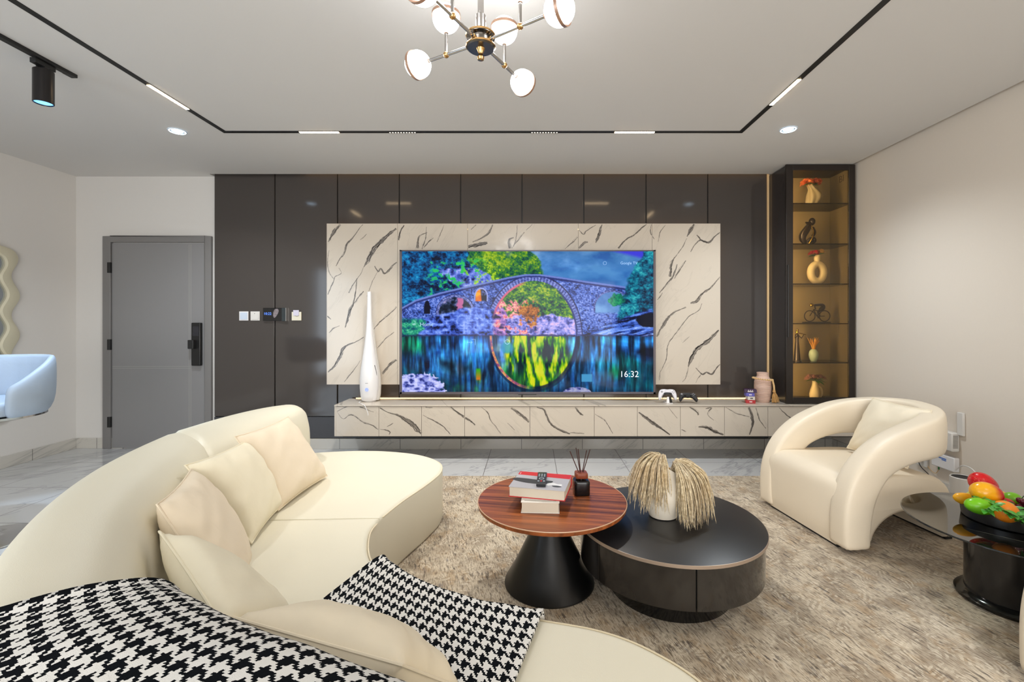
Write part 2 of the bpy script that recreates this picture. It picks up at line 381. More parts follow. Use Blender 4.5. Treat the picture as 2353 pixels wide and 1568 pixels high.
# ------------------------------------------------------------------ room
XL, XR, YB, YR, ZC = -4.46, 2.94, 4.46, -4.2, 2.663
def bx(name, a, mat, parent=None, **k): m = MB(); m.box(*a); return m.build(name, mat, parent, **k)
struct(bx('floor', (XL - .2, XR + .2, YR - .2, YB + .2, -.1, 0), M_floor, smooth=False))
struct(bx('wall_back', (XL - .15, XR + .15, YB, YB + .15, 0, 2.95), M_wall, smooth=False))
struct(bx('wall_right', (XR, XR + .15, YR, YB, 0, 2.95), M_wallr, smooth=False))
m = MB(); m.box(XL - .15, XL, -.4, YB, 0, 2.95); m.box(XL - .15, XL, YR, -3.1, 0, 2.95); m.box(XL - .15, XL, -3.1, -.4, 2.36, 2.95); m.box(XL - .15, XL, -3.1, -.4, 0, .12)
struct(m.build('wall_left', M_wall, smooth=False))
m = MB(); m.box(XL - .15, -1.95, YR - .15, YR, 0, 2.95); m.box(2.35, XR + .15, YR - .15, YR, 0, 2.95); m.box(-1.95, 2.35, YR - .15, YR, 2.4, 2.95); m.box(-1.95, 2.35, YR - .15, YR, 0, .1)
struct(m.build('wall_rear', M_wall, smooth=False))
# suspended ceiling with a narrow gap along the panelled wall and the right wall
m = MB(); m.box(XL, XR - .035, YR, 4.385, ZC, ZC + .07); m.box(XL, -3.10, 4.385, YB, ZC, ZC + .07)
struct(m.build('ceiling', M_ceil, smooth=False))
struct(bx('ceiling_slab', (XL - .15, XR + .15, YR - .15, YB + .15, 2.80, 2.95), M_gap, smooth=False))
# skirting
for nm, a in (('baseboard_back', (XL, -3.995, YB - .012, YB, 0, .102)), ('baseboard_media', (-2.98, XR, YB - .035, YB, 0, .10)),
              ('baseboard_left', (XL, XL + .012, -.4, YB - .012, 0, .102)), ('baseboard_right', (XR - .012, XR, -4.1, YB - .04, 0, .10))):
    struct(bx(nm, a, M_skirt, bevel=.002))
# window behind the camera, and an unseen side window added for its cool light
def window(name, axis, a0, a1, z0, z1, at):
    o = MB()
    for k in range(4):
        p = a0 + (a1 - a0) * k / 3
        q = (p - .03, p + .03, at - .03, at + .03, z0, z1) if axis == 'x' else (at - .03, at + .03, p - .03, p + .03, z0, z1); o.box(*q)
    for zz in (z0, z1):
        q = (a0, a1, at - .03, at + .03, zz - .03, zz + .03) if axis == 'x' else (at - .03, at + .03, a0, a1, zz - .03, zz + .03); o.box(*q)
    f = struct(o.build(name, M_blackmetal, bevel=.004))
    return f
window('window_1', 'x', -1.95, 2.35, .1, 2.4, YR - .08); window('added_window_2', 'y', -3.1, -.4, .12, 2.36, XL - .08)

# door
YD = YB
d = struct(T('door_1', 'grey flush door with black smart lock', 'door', (X_(365, YD), YD, 0))); del d['label']; del d['category']
xa, xb, xc, xd = X_(241, YD), X_(259, YD), X_(474, YD), X_(489, YD); zt, zl = Z_(544, YD), Z_(558, YD)
m = MB(); m.box(xa, xb, YD - .03, YD, 0, zt); m.box(xc, xd, YD - .03, YD, 0, zt); m.box(xb, xc, YD - .03, YD, zl, zt); m.build('door_frame', M_dframe, d, bevel=.004)
m = MB(); m.box(xb + .004, xc - .003, YD - .016, YD, .006, zl - .006)
leaf = m.build('door_leaf', M_door, d, bevel=.003)
m = MB(); yy = YD - .0165
for gx in (X_(437, YD), X_(441, YD)): m.box(gx - .002, gx + .002, yy - .0008, yy + .001, .01, zl - .02)
for gz in (Z_(842, YD), Z_(846, YD)): m.box(xb + .01, X_(440, YD), yy - .0008, yy + .001, gz - .002, gz + .002)
m.build('inlay_line', plain('pale_inlay', (158, 156, 153), .4), leaf)
m = MB()
for v in (616, 792, 969): m.box(X_(253, YD), X_(260, YD), YD - .036, YD - .012, Z_(v + 12, YD), Z_(v - 12, YD))
m.build('hinge', M_black, d, bevel=.002)
lk = MB(); lk.box(X_(447, YD), X_(468, YD), YD - .05, YD - .014, Z_(840, YD), Z_(742, YD)); lk = lk.build('smart_lock', plain('lock_black', (16, 16, 17), .3), d, bevel=.008)
m = MB(); m.box(X_(445, YD), X_(458, YD), YD - .085, YD - .048, Z_(801, YD), Z_(781, YD)); m.build('lock_handle', M_black, lk, bevel=.005)
m = MB(); m.box(X_(451, YD), X_(465, YD), YD - .0515, YD - .049, Z_(772, YD), Z_(750, YD)); m.build('keypad', plain('lock_screen', (40, 40, 46), .1), lk)

# glossy charcoal panelling: tall panels above a plinth
YP = 4.43
pn = T('wall_panelling', 'glossy charcoal panelling behind the television, with vertical seams', 'wall panelling', (-.5, YP, .1))
us = [491, 631, 775, 917, 1058, 1199, 1341, 1484, 1626, 1766]
for a, b in zip(us[:-1], us[1:]):
    m = MB(); m.box(X_(a, YP) + .005, X_(b, YP) - .005, YP, YP + .022, .318, 2.76); m.build('panel', M_panel, pn, bevel=.003)
m = MB(); m.box(X_(491, YP), X_(1766, YP), YP + .020, YB - .002, .10, 2.78); m.build('backing_board', M_black, pn, smooth=False)
m = MB(); m.box(X_(491, YP), X_(1766, YP), YP + .004, YP + .02, .104, .312); m.build('plinth', M_panel2, pn, bevel=.002)
m = MB(); m.box(X_(700, YP), 2.28, 4.395, 4.405, 2.735, 2.745)
tag(m.build('cove_light_strip', glow('cove_led', (255, 210, 150), 10.0)), 'thin warm light strip in the ceiling gap above the charcoal panels', 'light strip')

# the veins of the slabs: (x, y, width) in tenths of a percent of the panel picture they were read from
def ribbons(traces, Y, rect, parent, sc, seed):   # parent = the MB of the slab
    """printed veins of one slab, kept inside rect = (x0, x1, z0, z1); a wide vein is a grey body with dark strands"""
    rr = random.Random(seed); g0, g1 = MB(), MB()
    def strand(mb, P, wd, off, ph, dep, jit):
        run = []
        def flush():
            if len(run) > 2:
                L, R = [], []
                for i, (p, n, w) in enumerate(run): L.append((p.x - n.x * w, dep, p.y - n.y * w)); R.append((p.x + n.x * w, dep, p.y + n.y * w))
                mb.loops([[a, b] for a, b in zip(L, R)], closed=False, cap0=False, cap1=False)
            run.clear()
        N = len(P)
        for i, (p, w) in enumerate(P):
            d = (P[min(i + 1, N - 1)][0] - P[max(i - 1, 0)][0]); d = d.normalized() if d.length > 1e-9 else Vector((1, 0)); n = Vector((-d.y, d.x)); t = i / (N - 1)
            j = mnoise.noise(Vector((p.x * 22, p.y * 22, ph))) * jit + mnoise.noise(Vector((p.x * 70, p.y * 70, ph + 5))) * jit * .4
            q = p + n * (w * off + j * (.3 * w + .0035)); ww = max(.0006, w * wd * (.55 + .45 * math.sin(PI * min(1, max(0, t * .9 + .05)))) * (1 + mnoise.noise(Vector((p.x * 45, p.y * 45, ph + 9))) * .8))
            if rect[0] + .002 < q.x < rect[1] - .002 and rect[2] + .002 < q.y < rect[3] - .002: run.append((q, n, ww))
            else: flush()
        flush()
    for tr in traces:
        pts = [(X_(a, Y), Z_(b, Y)) for a, b, c_ in tr]; ws = [c_ * sc for a, b, c_ in tr]
        P = [(Vector((v.x, v.y)), v.z / 2) for v in spline([(p[0], p[1], w_) for p, w_ in zip(pts, ws)], 14)]
        mx = max(ws); ph = rr.uniform(0, 50)
        if mx > .017:
            strand(g0, P, .80, 0, ph, Y - .00025, .8)
            for k in range(5): strand(g1, P, rr.uniform(.06, .20), rr.uniform(-.85, .85), ph + k * 3.1, Y - .0005, 1.3)
        else:
            strand(g0, P, .75, .15, ph, Y - .00025, .9); strand(g1, P, .30, 0, ph, Y - .0005, 1.0)
            strand(g1, P[len(P) // 5:], .12, 1.0, ph + 2, Y - .0005, 2.0)
    parent.merge(g0, 1); parent.merge(g1, 2)
PT = [
 [(45,235,6),(60,210,14),(85,170,20),(115,138,16)], [(90,370,3),(110,330,5),(135,300,8),(150,250,10),(185,210,5),(220,160,3),(240,137,2)], [(245,375,4),(265,340,22),(290,290,28),(330,240,26),(370,205,20),(400,180,16),(425,158,18)],
 [(245,372,3),(230,410,3),(200,450,4),(175,490,7),(160,520,8)], [(205,440,3),(200,500,7),(185,580,9),(165,620,18),(150,670,16),(140,715,5)], [(243,510,9),(215,545,9),(190,580,6)], [(45,530,9),(60,490,9),(75,460,6),(85,430,4),(120,410,3),(105,380,3)],
 [(305,370,5),(325,400,8),(340,385,8),(360,412,9),(385,395,11),(410,365,7),(438,345,4)], [(325,400,4),(300,440,3),(280,490,2),(262,540,3)], [(45,965,8),(80,930,14),(110,880,18),(130,835,18),(155,812,10),(200,795,5),(245,768,3)],
 [(300,725,7),(330,690,9),(370,655,8),(400,630,6),(430,600,8)], [(318,830,4),(350,800,7),(375,770,5),(415,740,5)], [(350,975,12),(375,940,14),(400,915,16),(428,895,16)], [(50,745,6),(75,720,7),(110,705,5)], [(135,1020,5),(165,985,6),(200,940,4),(225,900,3)],
 [(50,280,4),(42,330,5),(48,400,4),(75,440,4)], [(262,190,4),(225,222,3)], [(40,650,9),(60,670,5)], [(440,225,14),(450,180,12),(470,140,8)], [(545,270,16),(548,230,10),(560,200,6),(600,180,3)], [(570,275,7),(590,220,6),(597,150,3)], [(580,270,6),(605,240,8),(635,212,9)],
 [(655,235,4),(675,190,4),(695,140,3)], [(830,262,26),(880,250,24),(937,238,20)], [(855,235,5),(900,215,7),(940,190,10),(955,165,10),(968,138,5)], [(845,165,4),(875,140,4)], [(1065,270,26),(1060,225,16),(1085,210,5)], [(1085,260,4),(1100,205,6),(1105,140,3)],
 [(1075,270,5),(1105,230,6),(1145,180,7)], [(1155,170,3),(1190,135,3)], [(1370,275,4),(1410,240,7),(1445,205,6)], [(1450,170,6),(1475,190,9),(1490,175,6),(1530,150,5),(1545,140,4)], [(1450,270,10),(1480,240,12),(1500,235,8)], [(1545,240,5),(1555,215,18),(1570,165,12),(1580,137,6)],
 [(1670,270,14),(1710,225,10),(1760,195,7),(1800,160,9),(1830,137,6)], [(1855,135,5),(1850,180,7),(1870,220,4)], [(1895,235,4),(1905,180,5),(1935,140,3)], [(2055,205,6),(2075,170,16),(2095,135,14)],
 [(2075,290,3),(2100,250,4),(2130,225,8),(2150,232,12),(2180,235,10),(2215,200,8),(2240,180,4)], [(2110,195,5),(2135,225,10)], [(1960,350,3),(1990,320,4),(2030,265,4),(2055,215,4)], [(1960,430,20),(1965,370,14),(1985,320,6)], [(1965,450,10),(1985,410,9),(2000,360,6)],
 [(1985,440,6),(2010,400,9),(2050,340,8)], [(1900,520,6),(1935,480,8),(1965,440,12)], [(2075,578,10),(2110,565,14),(2145,520,10),(2190,490,8),(2240,430,4)], [(1885,765,9),(1910,720,14),(1940,675,20),(1975,635,12),(2050,600,4)],
 [(1905,965,5),(1940,890,7),(1950,810,6),(2000,740,5),(2060,660,5),(2120,620,5),(2140,580,3)], [(2065,935,9),(2080,890,22),(2110,840,26),(2150,810,24),(2190,775,20),(2235,730,14)], [(2065,935,4),(2050,990,4),(2030,1020,3)],
 [(2105,940,4),(2140,975,9),(2165,965,10),(2195,975,10),(2225,935,8),(2240,920,4)], [(2140,970,4),(2115,1000,4),(2105,1025,3)], [(1890,560,7),(1920,520,4)], [(1900,1010,4),(1905,965,4)], [(2030,800,2),(2070,765,3)]]
CT = [
 [(95,1185,5),(150,1160,6),(220,1160,6),(260,1175,4),(300,1190,3)], [(95,1190,4),(130,1225,4),(165,1205,6),(200,1215,7),(240,1245,6),(285,1260,8),(325,1285,6)], [(335,1165,4),(380,1190,3),(430,1205,8),(470,1225,16),(510,1250,22),(550,1290,24),(567,1310,16)],
 [(335,1285,4),(370,1290,6),(390,1300,8),(385,1315,5)], [(375,1270,4),(410,1250,4)], [(575,1158,5),(630,1165,5)], [(575,1205,4),(620,1230,7),(670,1255,8),(710,1290,6),(730,1315,4)], [(730,1158,6),(760,1185,10),(805,1215,12),(845,1240,12),(868,1262,10)],
 [(905,1160,3),(940,1195,8),(955,1235,4),(985,1270,3),(1010,1310,3)], [(1070,1165,10),(1100,1185,16),(1140,1215,16),(1170,1245,12)], [(1050,1250,3),(1090,1290,3)], [(1215,1160,6),(1255,1175,10),(1275,1220,12),(1300,1260,12),(1350,1290,14),(1400,1310,10)], [(1400,1305,5),(1480,1308,3)],
 [(1430,1160,6),(1455,1195,12),(1475,1205,4)], [(1540,1200,4),(1580,1225,4),(1605,1250,6),(1640,1310,3)], [(1785,1190,8),(1820,1215,16),(1860,1245,18),(1910,1280,16),(1960,1315,10)], [(1950,1160,3),(2000,1225,3)], [(2070,1160,6),(2110,1185,12),(2120,1205,8)],
 [(2160,1170,8),(2190,1165,8),(2170,1200,4),(2205,1235,3)], [(2120,1270,8),(2170,1275,18),(2220,1300,20),(2260,1315,12)], [(2025,1285,6),(2050,1300,3)], [(2268,1158,4),(2330,1195,5),(2405,1215,5)], [(2400,1158,14),(2420,1220,18),(2422,1258,16),(2405,1315,8)], [(2438,1158,7),(2462,1232,7),(2498,1280,5)],
 [(2570,1165,7),(2668,1255,9),(2718,1318,7)], [(2760,1160,10),(2810,1210,14),(2880,1300,8)]]
px = lambda T_: [[(735 + a / 2.438, 460 + b / 2.438, c_) for a, b, c_ in t_] for t_ in T_]
PT, CT = px(PT), px(CT)
# marble feature panel behind the television
YM = 4.355
fp = T('marble_feature_panel', 'large white marble panel with grey veins behind the television', 'wall panel', (X_(1202, YM), YM, Z_(884, YM)))
z0, z1 = Z_(884, YM), Z_(514, YM)
cuts = [750, 913, 1074, 1328, 1498, 1655]
for a, b in zip(cuts[:-1], cuts[1:]):
    m = MB(); m.box(X_(a, YM) + .0012, X_(b, YM) - .0012, YM, YM + .02, z0, z1); ribbons(PT, YM, (X_(a, YM) + .0012, X_(b, YM) - .0012, z0, z1), m, YM / FPX / 2.438, a); m.build('marble_slab', [M_marble] + M_vein, fp, smooth=False)
m = MB(); m.box(X_(750, YM) + .10, X_(1655, YM) - .10, YM + .02, YP - .003, z0 + .10, z1 - .10); m.build('mounting_frame', M_black, fp, smooth=False)
m = MB()
m.box(X_(750, YM) + .05, X_(1655, YM) - .05, YM + .028, YM + .034, z0 + .045, z0 + .053); m.box(X_(750, YM) + .05, X_(1655, YM) - .05, YM + .028, YM + .034, z1 - .053, z1 - .045)
m.box(X_(750, YM) + .045, X_(750, YM) + .053, YM + .028, YM + .034, z0 + .06, z1 - .06); m.box(X_(1655, YM) - .053, X_(1655, YM) - .045, YM + .028, YM + .034, z0 + .06, z1 - .06)
m.build('backlight', glow('panel_backlight', (255, 206, 140), 7.0), fp, smooth=False)

# floating console
YC = 4.06; zct, zcb = .497, Z_(1003, YC)
cs = T('media_console', 'long floating white marble console with flush doors under the television', 'console', (.6, YC, zcb))
xl = X_(768, YC); xr = XR - .004
m = MB(); m.box(xl, xr, YC - .006, 4.395, zct - .012, zct); m.build('console_top', M_marble_top, cs, bevel=.0015)
m = MB(); m.box(xl, xl + .014, YC - .002, 4.395, zcb, zct - .012); m.build('end_panel', M_marble_low, cs, bevel=.0015)
m = MB(); m.box(xl + .014, xr, YC + .022, 4.40, zcb + .01, zct - .013); m.box(xl + .05, xr, YC + .06, 4.40, zcb - .022, zcb + .01); m.build('carcass', M_black, cs, smooth=False)
dc = [771, 870, 968, 1067, 1217, 1365, 1464, 1563, 1664, 1764, 1863, 1962]
for a, b in zip(dc[:-1], dc[1:]):
    m = MB(); m.box(X_(a, YC) + .0015, X_(b, YC) - .0015, YC, YC + .018, zcb, zct - .016); ribbons(CT, YC, (X_(a, YC) + .0015, X_(b, YC) - .0015, zcb, zct - .016), m, YC / FPX / 2.438, a); m.build('door', [M_marble_low] + M_vein, cs, smooth=False)
m = MB(); m.box(xl + .06, 2.28, 4.402, 4.412, zct + .001, zct + .005)
tag(m.build('led_strip', M_warmdim), 'warm light strip along the rear edge of the marble console', 'light strip')

# ------------------------------------------------------------------ television with its picture
YT = 4.27
tx0, tx1, tz0, tz1 = X_(918, YT), X_(1506, YT), Z_(906, YT), Z_(575, YT)
tv = T('television', 'huge flat television showing a stone bridge over a river', 'television', ((tx0 + tx1) / 2, YT, tz0))
m = MB(); m.box(tx0, tx1, YT + .008, YT + .05, tz0, tz1); m.build('back_shell', M_blackgloss, tv, bevel=.006)
m = MB(); bw = .022
for a in ((tx0, tx1, YT - .004, YT + .012, tz1 - .012, tz1), (tx0, tx1, YT - .004, YT + .012, tz0, tz0 + .02), (tx0, tx0 + bw, YT - .004, YT + .012, tz0, tz1), (tx1 - bw, tx1, YT - .004, YT + .012, tz0, tz1)): m.box(*a)
m.build('bezel', plain('graphite_bezel', (92, 86, 92), .3, metal=.5), tv, bevel=.002)
m = MB(); m.box(-.12, .05, YT - .006, YT + .01, tz0 - .008, tz0 + .002); m.build('sensor_bar', M_black, tv, bevel=.002)
m = MB(); m.box(-.35, .3, YT + .05, YM - .001, 1.0, 1.5); m.build('wall_mount', M_black, tv, smooth=False)

def picture(nx, ny):
    A, B = np.meshgrid(np.linspace(72, 1762, nx), np.linspace(232, 1185, ny))   # picture's own units
    def fbm(fx, fy, oct=5, seed=0, gain=.55, X=None, Y=None, ridge=False):
        X = A if X is None else X; Y = B if Y is None else Y
        out = np.zeros_like(A); amp, tot = 1.0, 0
        for k in range(oct):
            g = np.random.RandomState(seed * 31 + k).rand(256, 256)
            xx = X / fx * 2 ** k + 17.3 * k; yy = Y / fy * 2 ** k + 9.1 * k
            i, j = np.floor(xx).astype(int), np.floor(yy).astype(int); a, b = xx - i, yy - j; a = a * a * (3 - 2 * a); b = b * b * (3 - 2 * b)
            q = lambda jj, ii: g[jj % 256, ii % 256]
            v = (q(j, i) * (1 - a) + q(j, i + 1) * a) * (1 - b) + (q(j + 1, i) * (1 - a) + q(j + 1, i + 1) * a) * b
            out += amp * (1 - np.abs(2 * v - 1) if ridge else v); tot += amp; amp *= gain
        return out / tot
    c = lambda *k: np.array(k, float)
    def ramp(f, cols):
        f = np.clip(f, 0, .9999) * (len(cols) - 1); i = f.astype(int); t = (f - i)[..., None]; K = np.array(cols, float); return K[i] * (1 - t) + K[np.minimum(i + 1, len(cols) - 1)] * t
    def put(img, mask, col): m = np.clip(mask, 0, 1)[..., None]; return img * (1 - m) + col * m
    soft = lambda v, w: np.clip(v / w + .5, 0, 1)
    st = lambda f, lo=.3, hi=.7: np.clip((f - lo) / (hi - lo), 0, 1)
    def half(A, B):
        F = lambda *a, **k: fbm(*a, X=A, Y=B, **k)
        big = F(110, 95, 4, 2); leaf = F(30, 26, 5, 1, .62); fine = F(10, 8, 3, 3, .6); rid = F(46, 34, 4, 5, .55, ridge=True)
        tone = lambda a, b, cc: st((big * a + leaf * b + fine * cc) / (a + b + cc), .30, .72)
        img = ramp(st(F(160, 90, 5, 6), .3, .7), [(48, 104, 184), (70, 134, 204), (92, 152, 220), (112, 174, 232)]) * np.clip(.84 + (B - 232) / 700, .6, 1.02)[..., None]
        img = put(img, soft((B - 320) + (A - 1200) * .12 + (big - .5) * 160, 60) * .5, c(44, 104, 166))
        img = put(img, soft((A - 1500) - (B - 232) * 4.0, 90), c(60, 60, 214))
        # yellow-green hillside
        hill = soft(1015 - A + (B - 330) * .1 + (big - .5) * 70 - np.maximum(0, 300 - B) * .9, 14) * soft(A - 380 + (B - 300) * -.4 + (big - .5) * 120, 30)
        img = put(img, hill, ramp(tone(.25, .5, .35), [(3, 40, 46), (10, 80, 66), (60, 130, 44), (140, 176, 26), (190, 206, 70)]))
        # dark blue trees on the left
        tr = soft(545 - A + (big - .5) * 240 - (B - 232) * .1, 16)
        img = put(img, tr, ramp(tone(.45, .45, .3), [(1, 4, 18), (2, 24, 58), (6, 84, 146), (16, 138, 196), (84, 196, 222)]))
        rockc = [(8, 14, 46), (44, 62, 146), (84, 108, 206), (122, 142, 232), (170, 180, 248)]
        img = put(img, soft(1 - ((A - 545) / 200) ** 2 - ((B - 425 + (A - 500) * -.28) / 82) ** 2 + (big - .5) * 2.0, .2), ramp(st(rid * .75 + leaf * .4, .42, .86), rockc))
        img = put(img, soft(leaf - .60 + (big - .5) * .3, .05) * soft(620 - A, 60) * soft(A - 250, 80) * soft(B - 290, 40), c(40, 190, 96))
        img = put(img, soft(fine * .4 + leaf * .6 - .585, .04) * soft(760 - A, 60) * soft(A - 500, 60) * soft(B - 330, 30), c(170, 210, 40))
        # teal tree on the right
        rt = soft(A - 1590 - (B - 440) * -.5 + (big - .5) * 110 - np.maximum(0, B - 470) * .25, 16) * soft(745 - B, 40)
        tealtree = ramp(tone(.4, .45, .3), [(1, 14, 34), (4, 54, 86), (10, 112, 142), (44, 170, 180), (120, 214, 206)])
        bt = np.interp(A, [72, 165, 330, 500, 640, 780, 900, 1000, 1150, 1300, 1500, 1620, 1762], [612, 560, 510, 470, 440, 408, 387, 387, 408, 432, 460, 478, 640])
        blocks = F(9, 6, 3, 13, .6)
        stone = ramp(st(blocks * .55 + leaf * .25 + big * .25, .34, .68), [(12, 18, 62), (36, 56, 128), (62, 92, 184), (96, 126, 218), (146, 166, 240)])
        body = soft(B - bt, 4) * soft(1640 - A, 10)
        img = put(img, body, stone); img = put(img, body * soft(bt + 11 - B, 4), c(112, 132, 206)); img = put(img, body * soft(bt + 24 - B, 4) * soft(B - bt - 12, 4), c(40, 48, 112))
        # main arch
        dm = ((A - 957) / 296) ** 2 + ((B - 800) / 368) ** 2; ins = soft(1.0 - dm, .012)
        vs = np.sin(np.arctan2(B - 800, A - 957) * 110) * .5 + .5
        img = put(img, soft(1.20 - dm, .02) * soft(dm - 1.0, .02) * body * soft(B - bt - 20, 6), ramp(vs * .5 + st(blocks) * .5, [(38, 44, 108), (96, 110, 190), (160, 172, 236)]))
        img = put(img, soft(1.24 - dm, .015) * soft(dm - 1.19, .015) * body * soft(B - bt - 24, 6), c(24, 28, 78))
        trees = ramp(tone(.2, .5, .4), [(2, 26, 40), (6, 62, 60), (50, 120, 46), (136, 172, 26), (206, 204, 70)])
        img = put(img, ins, trees)
        rockin = ramp(st(rid * .6 + leaf * .5 + (fine - .5) * .3, .40, .84), [(20, 22, 66), (74, 80, 168), (126, 130, 220), (178, 172, 242), (228, 190, 236)])
        rl = 672 + (A - 957) * -.02 + (big - .5) * 120
        img = put(img, ins * soft(B - rl, 10), rockin)
        pink = ramp(st(leaf * .6 + fine * .5, .38, .70), [(70, 20, 60), (190, 60, 110), (236, 120, 140), (250, 190, 170)])
        img = put(img, ins * soft(800 - A - (790 - B) * .30 + (big - .5) * 90, 14), ramp(st(rid * .6 + leaf * .5, .42, .84), [(26, 20, 60), (120, 84, 170), (196, 140, 214), (240, 190, 220)]))
        img = put(img, ins * soft(leaf - .56, .06) * soft(960 - A, 80) * soft(B - 560, 30), pink)
        rim = soft(1.0 - dm, .012) * soft(dm - .925, .02)
        img = put(img, rim * soft(880 - A, 60), c(214, 96, 130)); img = put(img, rim * soft(A - 1130, 60), c(40, 50, 120))
        img = put(img, soft(.5 - np.hypot((A - 935) / 66, (B - 655) / 62) * .5 + (leaf - .5) * 1.2, .15) * ins, ramp(tone(.1, .5, .5), [(60, 30, 20), (176, 96, 30), (226, 160, 70)]))
        # left arch
        arch = lambda cx, by, rx, ry: np.where(B < by, ((A - cx) / rx) ** 2 + ((B - by) / ry) ** 2, ((A - cx) / rx) ** 2)
        da = np.where(B < 650, ((A - 432) / 112) ** 2 + ((B - 650) / 108) ** 2, ((A - 432) / 112) ** 2 + ((B - 650) / 74) ** 2)
        img = put(img, soft(1.34 - da, .03) * soft(da - 1.0, .03) * soft(670 - B, 10), ramp(st(blocks), [(60, 70, 140), (150, 162, 228)])); img = put(img, soft(1.40 - da, .02) * soft(da - 1.32, .02) * soft(660 - B, 10), c(24, 28, 80))
        img = put(img, soft(1 - da, .05), ramp(st(rid * .5 + leaf * .6, .42, .86), [(2, 4, 16), (6, 18, 40), (26, 44, 70), (90, 96, 150), (170, 160, 210)]))
        img = put(img, soft(1 - da, .05) * soft(.8 - np.abs(A - 462 + (B - 600) * .1) / 26 + (leaf - .5) * 1.4, .3) * soft(B - 548, 10), c(196, 110, 160))
        # small orange arch and slit
        db = arch(604, 538, 38, 50) + np.where(B > 572, 9, 0)
        img = put(img, soft(1.5 - db, .1), c(150, 160, 226)); img = put(img, soft(1 - db, .06), c(8, 14, 44)); img = put(img, soft(1 - db, .06) * soft(604 - A + (B - 530) * .1, 8), ramp(st(leaf), [(214, 90, 10), (250, 170, 30)])); img = put(img, soft(1 - db, .06) * soft(leaf - .5, .1) * soft(A - 606, 8), c(80, 90, 150))
        img = put(img, soft(1 - arch(240, 612, 20, 46) - np.where(B > 655, 9, 0), .1), c(6, 8, 34))
        # right arch with distant water and shrub
        dr = arch(1490, 612, 118, 106)
        img = put(img, soft(1.22 - dr, .03) * soft(dr - 1, .03) * soft(1620 - A, 10) * soft(640 - B, 20), ramp(st(blocks), [(40, 48, 116), (130, 144, 216)]))
        img = put(img, soft(1 - dr, .04) * soft(1620 - A, 10) * soft(650 - B, 20), ramp(st(big), [(70, 120, 190), (120, 170, 226)]))
        img = put(img, soft(1 - ((A - 1540) / 74) ** 2 - ((B - 560) / 46) ** 2 + (leaf - .5) * 2.4, .2) * soft(B - bt - 30, 8), ramp(tone(.2, .5, .4), [(2, 60, 66), (10, 130, 96), (70, 190, 110)]))
        img = put(img, rt, tealtree)
        # layered rocks right, boulders left
        lay = F(95, 12, 5, 12, .6) ; lay = fbm(110, 11, 5, 12, .58, A, B + (A - 1400) * .24)
        rr = soft(B - (812 - np.clip((A - 1225) / 2.6, 0, 225)) + (big - .5) * 70, 10) * soft(A - 1225, 16) * soft(1770 - A - np.clip(660 - B, 0, 99) * .4, 30)
        img = put(img, rr, ramp(st(lay * .8 + leaf * .25, .36, .70), [(5, 12, 46), (38, 70, 160), (76, 116, 220), (112, 154, 242), (170, 196, 252)]))
        lr = soft(B - 665 + np.clip((A - 300) * .22, -60, 60) + (big - .5) * 90, 10) * soft(690 - A, 30)
        img = put(img, lr, ramp(st(rid * .7 + leaf * .4, .42, .86), [(6, 14, 50), (44, 68, 160), (78, 108, 216), (112, 146, 238), (160, 184, 250)]))
        img = put(img, soft(1 - ((A - 1740) / 90) ** 2 - ((B - 700) / 48) ** 2 + (big - .5) * 1.5, .2), c(6, 12, 34))
        img = put(img, soft(B - 690, 20) * soft(190 - A + (big - .5) * 260 - (B - 740) * .5, 24), ramp(tone(.3, .5, .4), [(2, 30, 60), (8, 90, 110), (40, 170, 120), (150, 210, 200)]))
        # waterline shade
        img = put(img, soft(B - 797 + (leaf - .5) * 26, 8) * .75, c(20, 24, 66))
        return img
    up = half(A, B)
    wx = (fbm(26, 5, 3, 21) - .5) * 16; wy = (fbm(60, 9, 3, 20) - .5) * 22
    dn = half(A + wx, 1612 - B + wy); bl = dn.copy(); n = max(2, ny // 60)
    for k in range(1, n * 2): bl += np.roll(dn, k, 0) + np.roll(dn, -k, 0)
    dn = bl / (4 * n - 1); dp = np.clip((B - 810) / 375, 0, 1)
    streak = st(fbm(20, 170, 4, 22), .28, .72)
    dn = dn * (1.0 - .5 * dp)[..., None] * (.35 + 1.15 * streak)[..., None] * c(.50, 1.12, 1.0)
    dn = dn + (c(0, 14, 26) * dp[..., None])
    dm2 = ((A - 957) / 296) ** 2 + ((B - 800) / 368) ** 2; ins = soft(1 - dm2, .02)
    g1 = st(fbm(30, 130, 4, 25, .6), .34, .64); gcol = ramp(g1, [(0, 24, 40), (8, 70, 50), (70, 150, 10), (170, 210, 0), (230, 226, 30)])
    k = soft(.80 - ((A - 1000) / 235) ** 2 - ((B - 930) / 225) ** 2 + (g1 - .5) * .5, .3) * ins; dn = put(dn, k * .9, gcol)
    k = soft(.7 - np.hypot((A - 780) / 60, (B - 885) / 55), .3) * ins; dn = put(dn, k * .8, c(20, 150, 190))
    k = soft(1.0 - dm2, .02) * soft(dm2 - .90, .03); dn = put(dn, k * soft(900 - A, 120) * .9, ramp(st(fbm(20, 20, 3, 27)), [(150, 70, 120), (230, 130, 100), (240, 180, 90)])); dn = put(dn, k * soft(A - 950, 60) * .8, c(6, 18, 56))
    dn = put(dn, soft(1.10 - dm2, .03) * soft(dm2 - 1.0, .02) * .6, c(10, 20, 60))
    dn = put(dn, soft(1 - np.abs(A - 585) / 14, .4) * soft(1 - np.abs(B - 1065) / 38, .3), ramp(st((B - 1030) / 76, 0, 1), [(40, 170, 30), (230, 110, 30)])); dn = put(dn, soft(1 - np.abs(A - 1315) / 36, .2) * soft(1 - np.abs(B - 1090) / 26, .2), c(70, 150, 200))
    img = np.where((B > 806 + (fbm(80, 40, 2, 30) - .5) * 14)[..., None], dn, up)
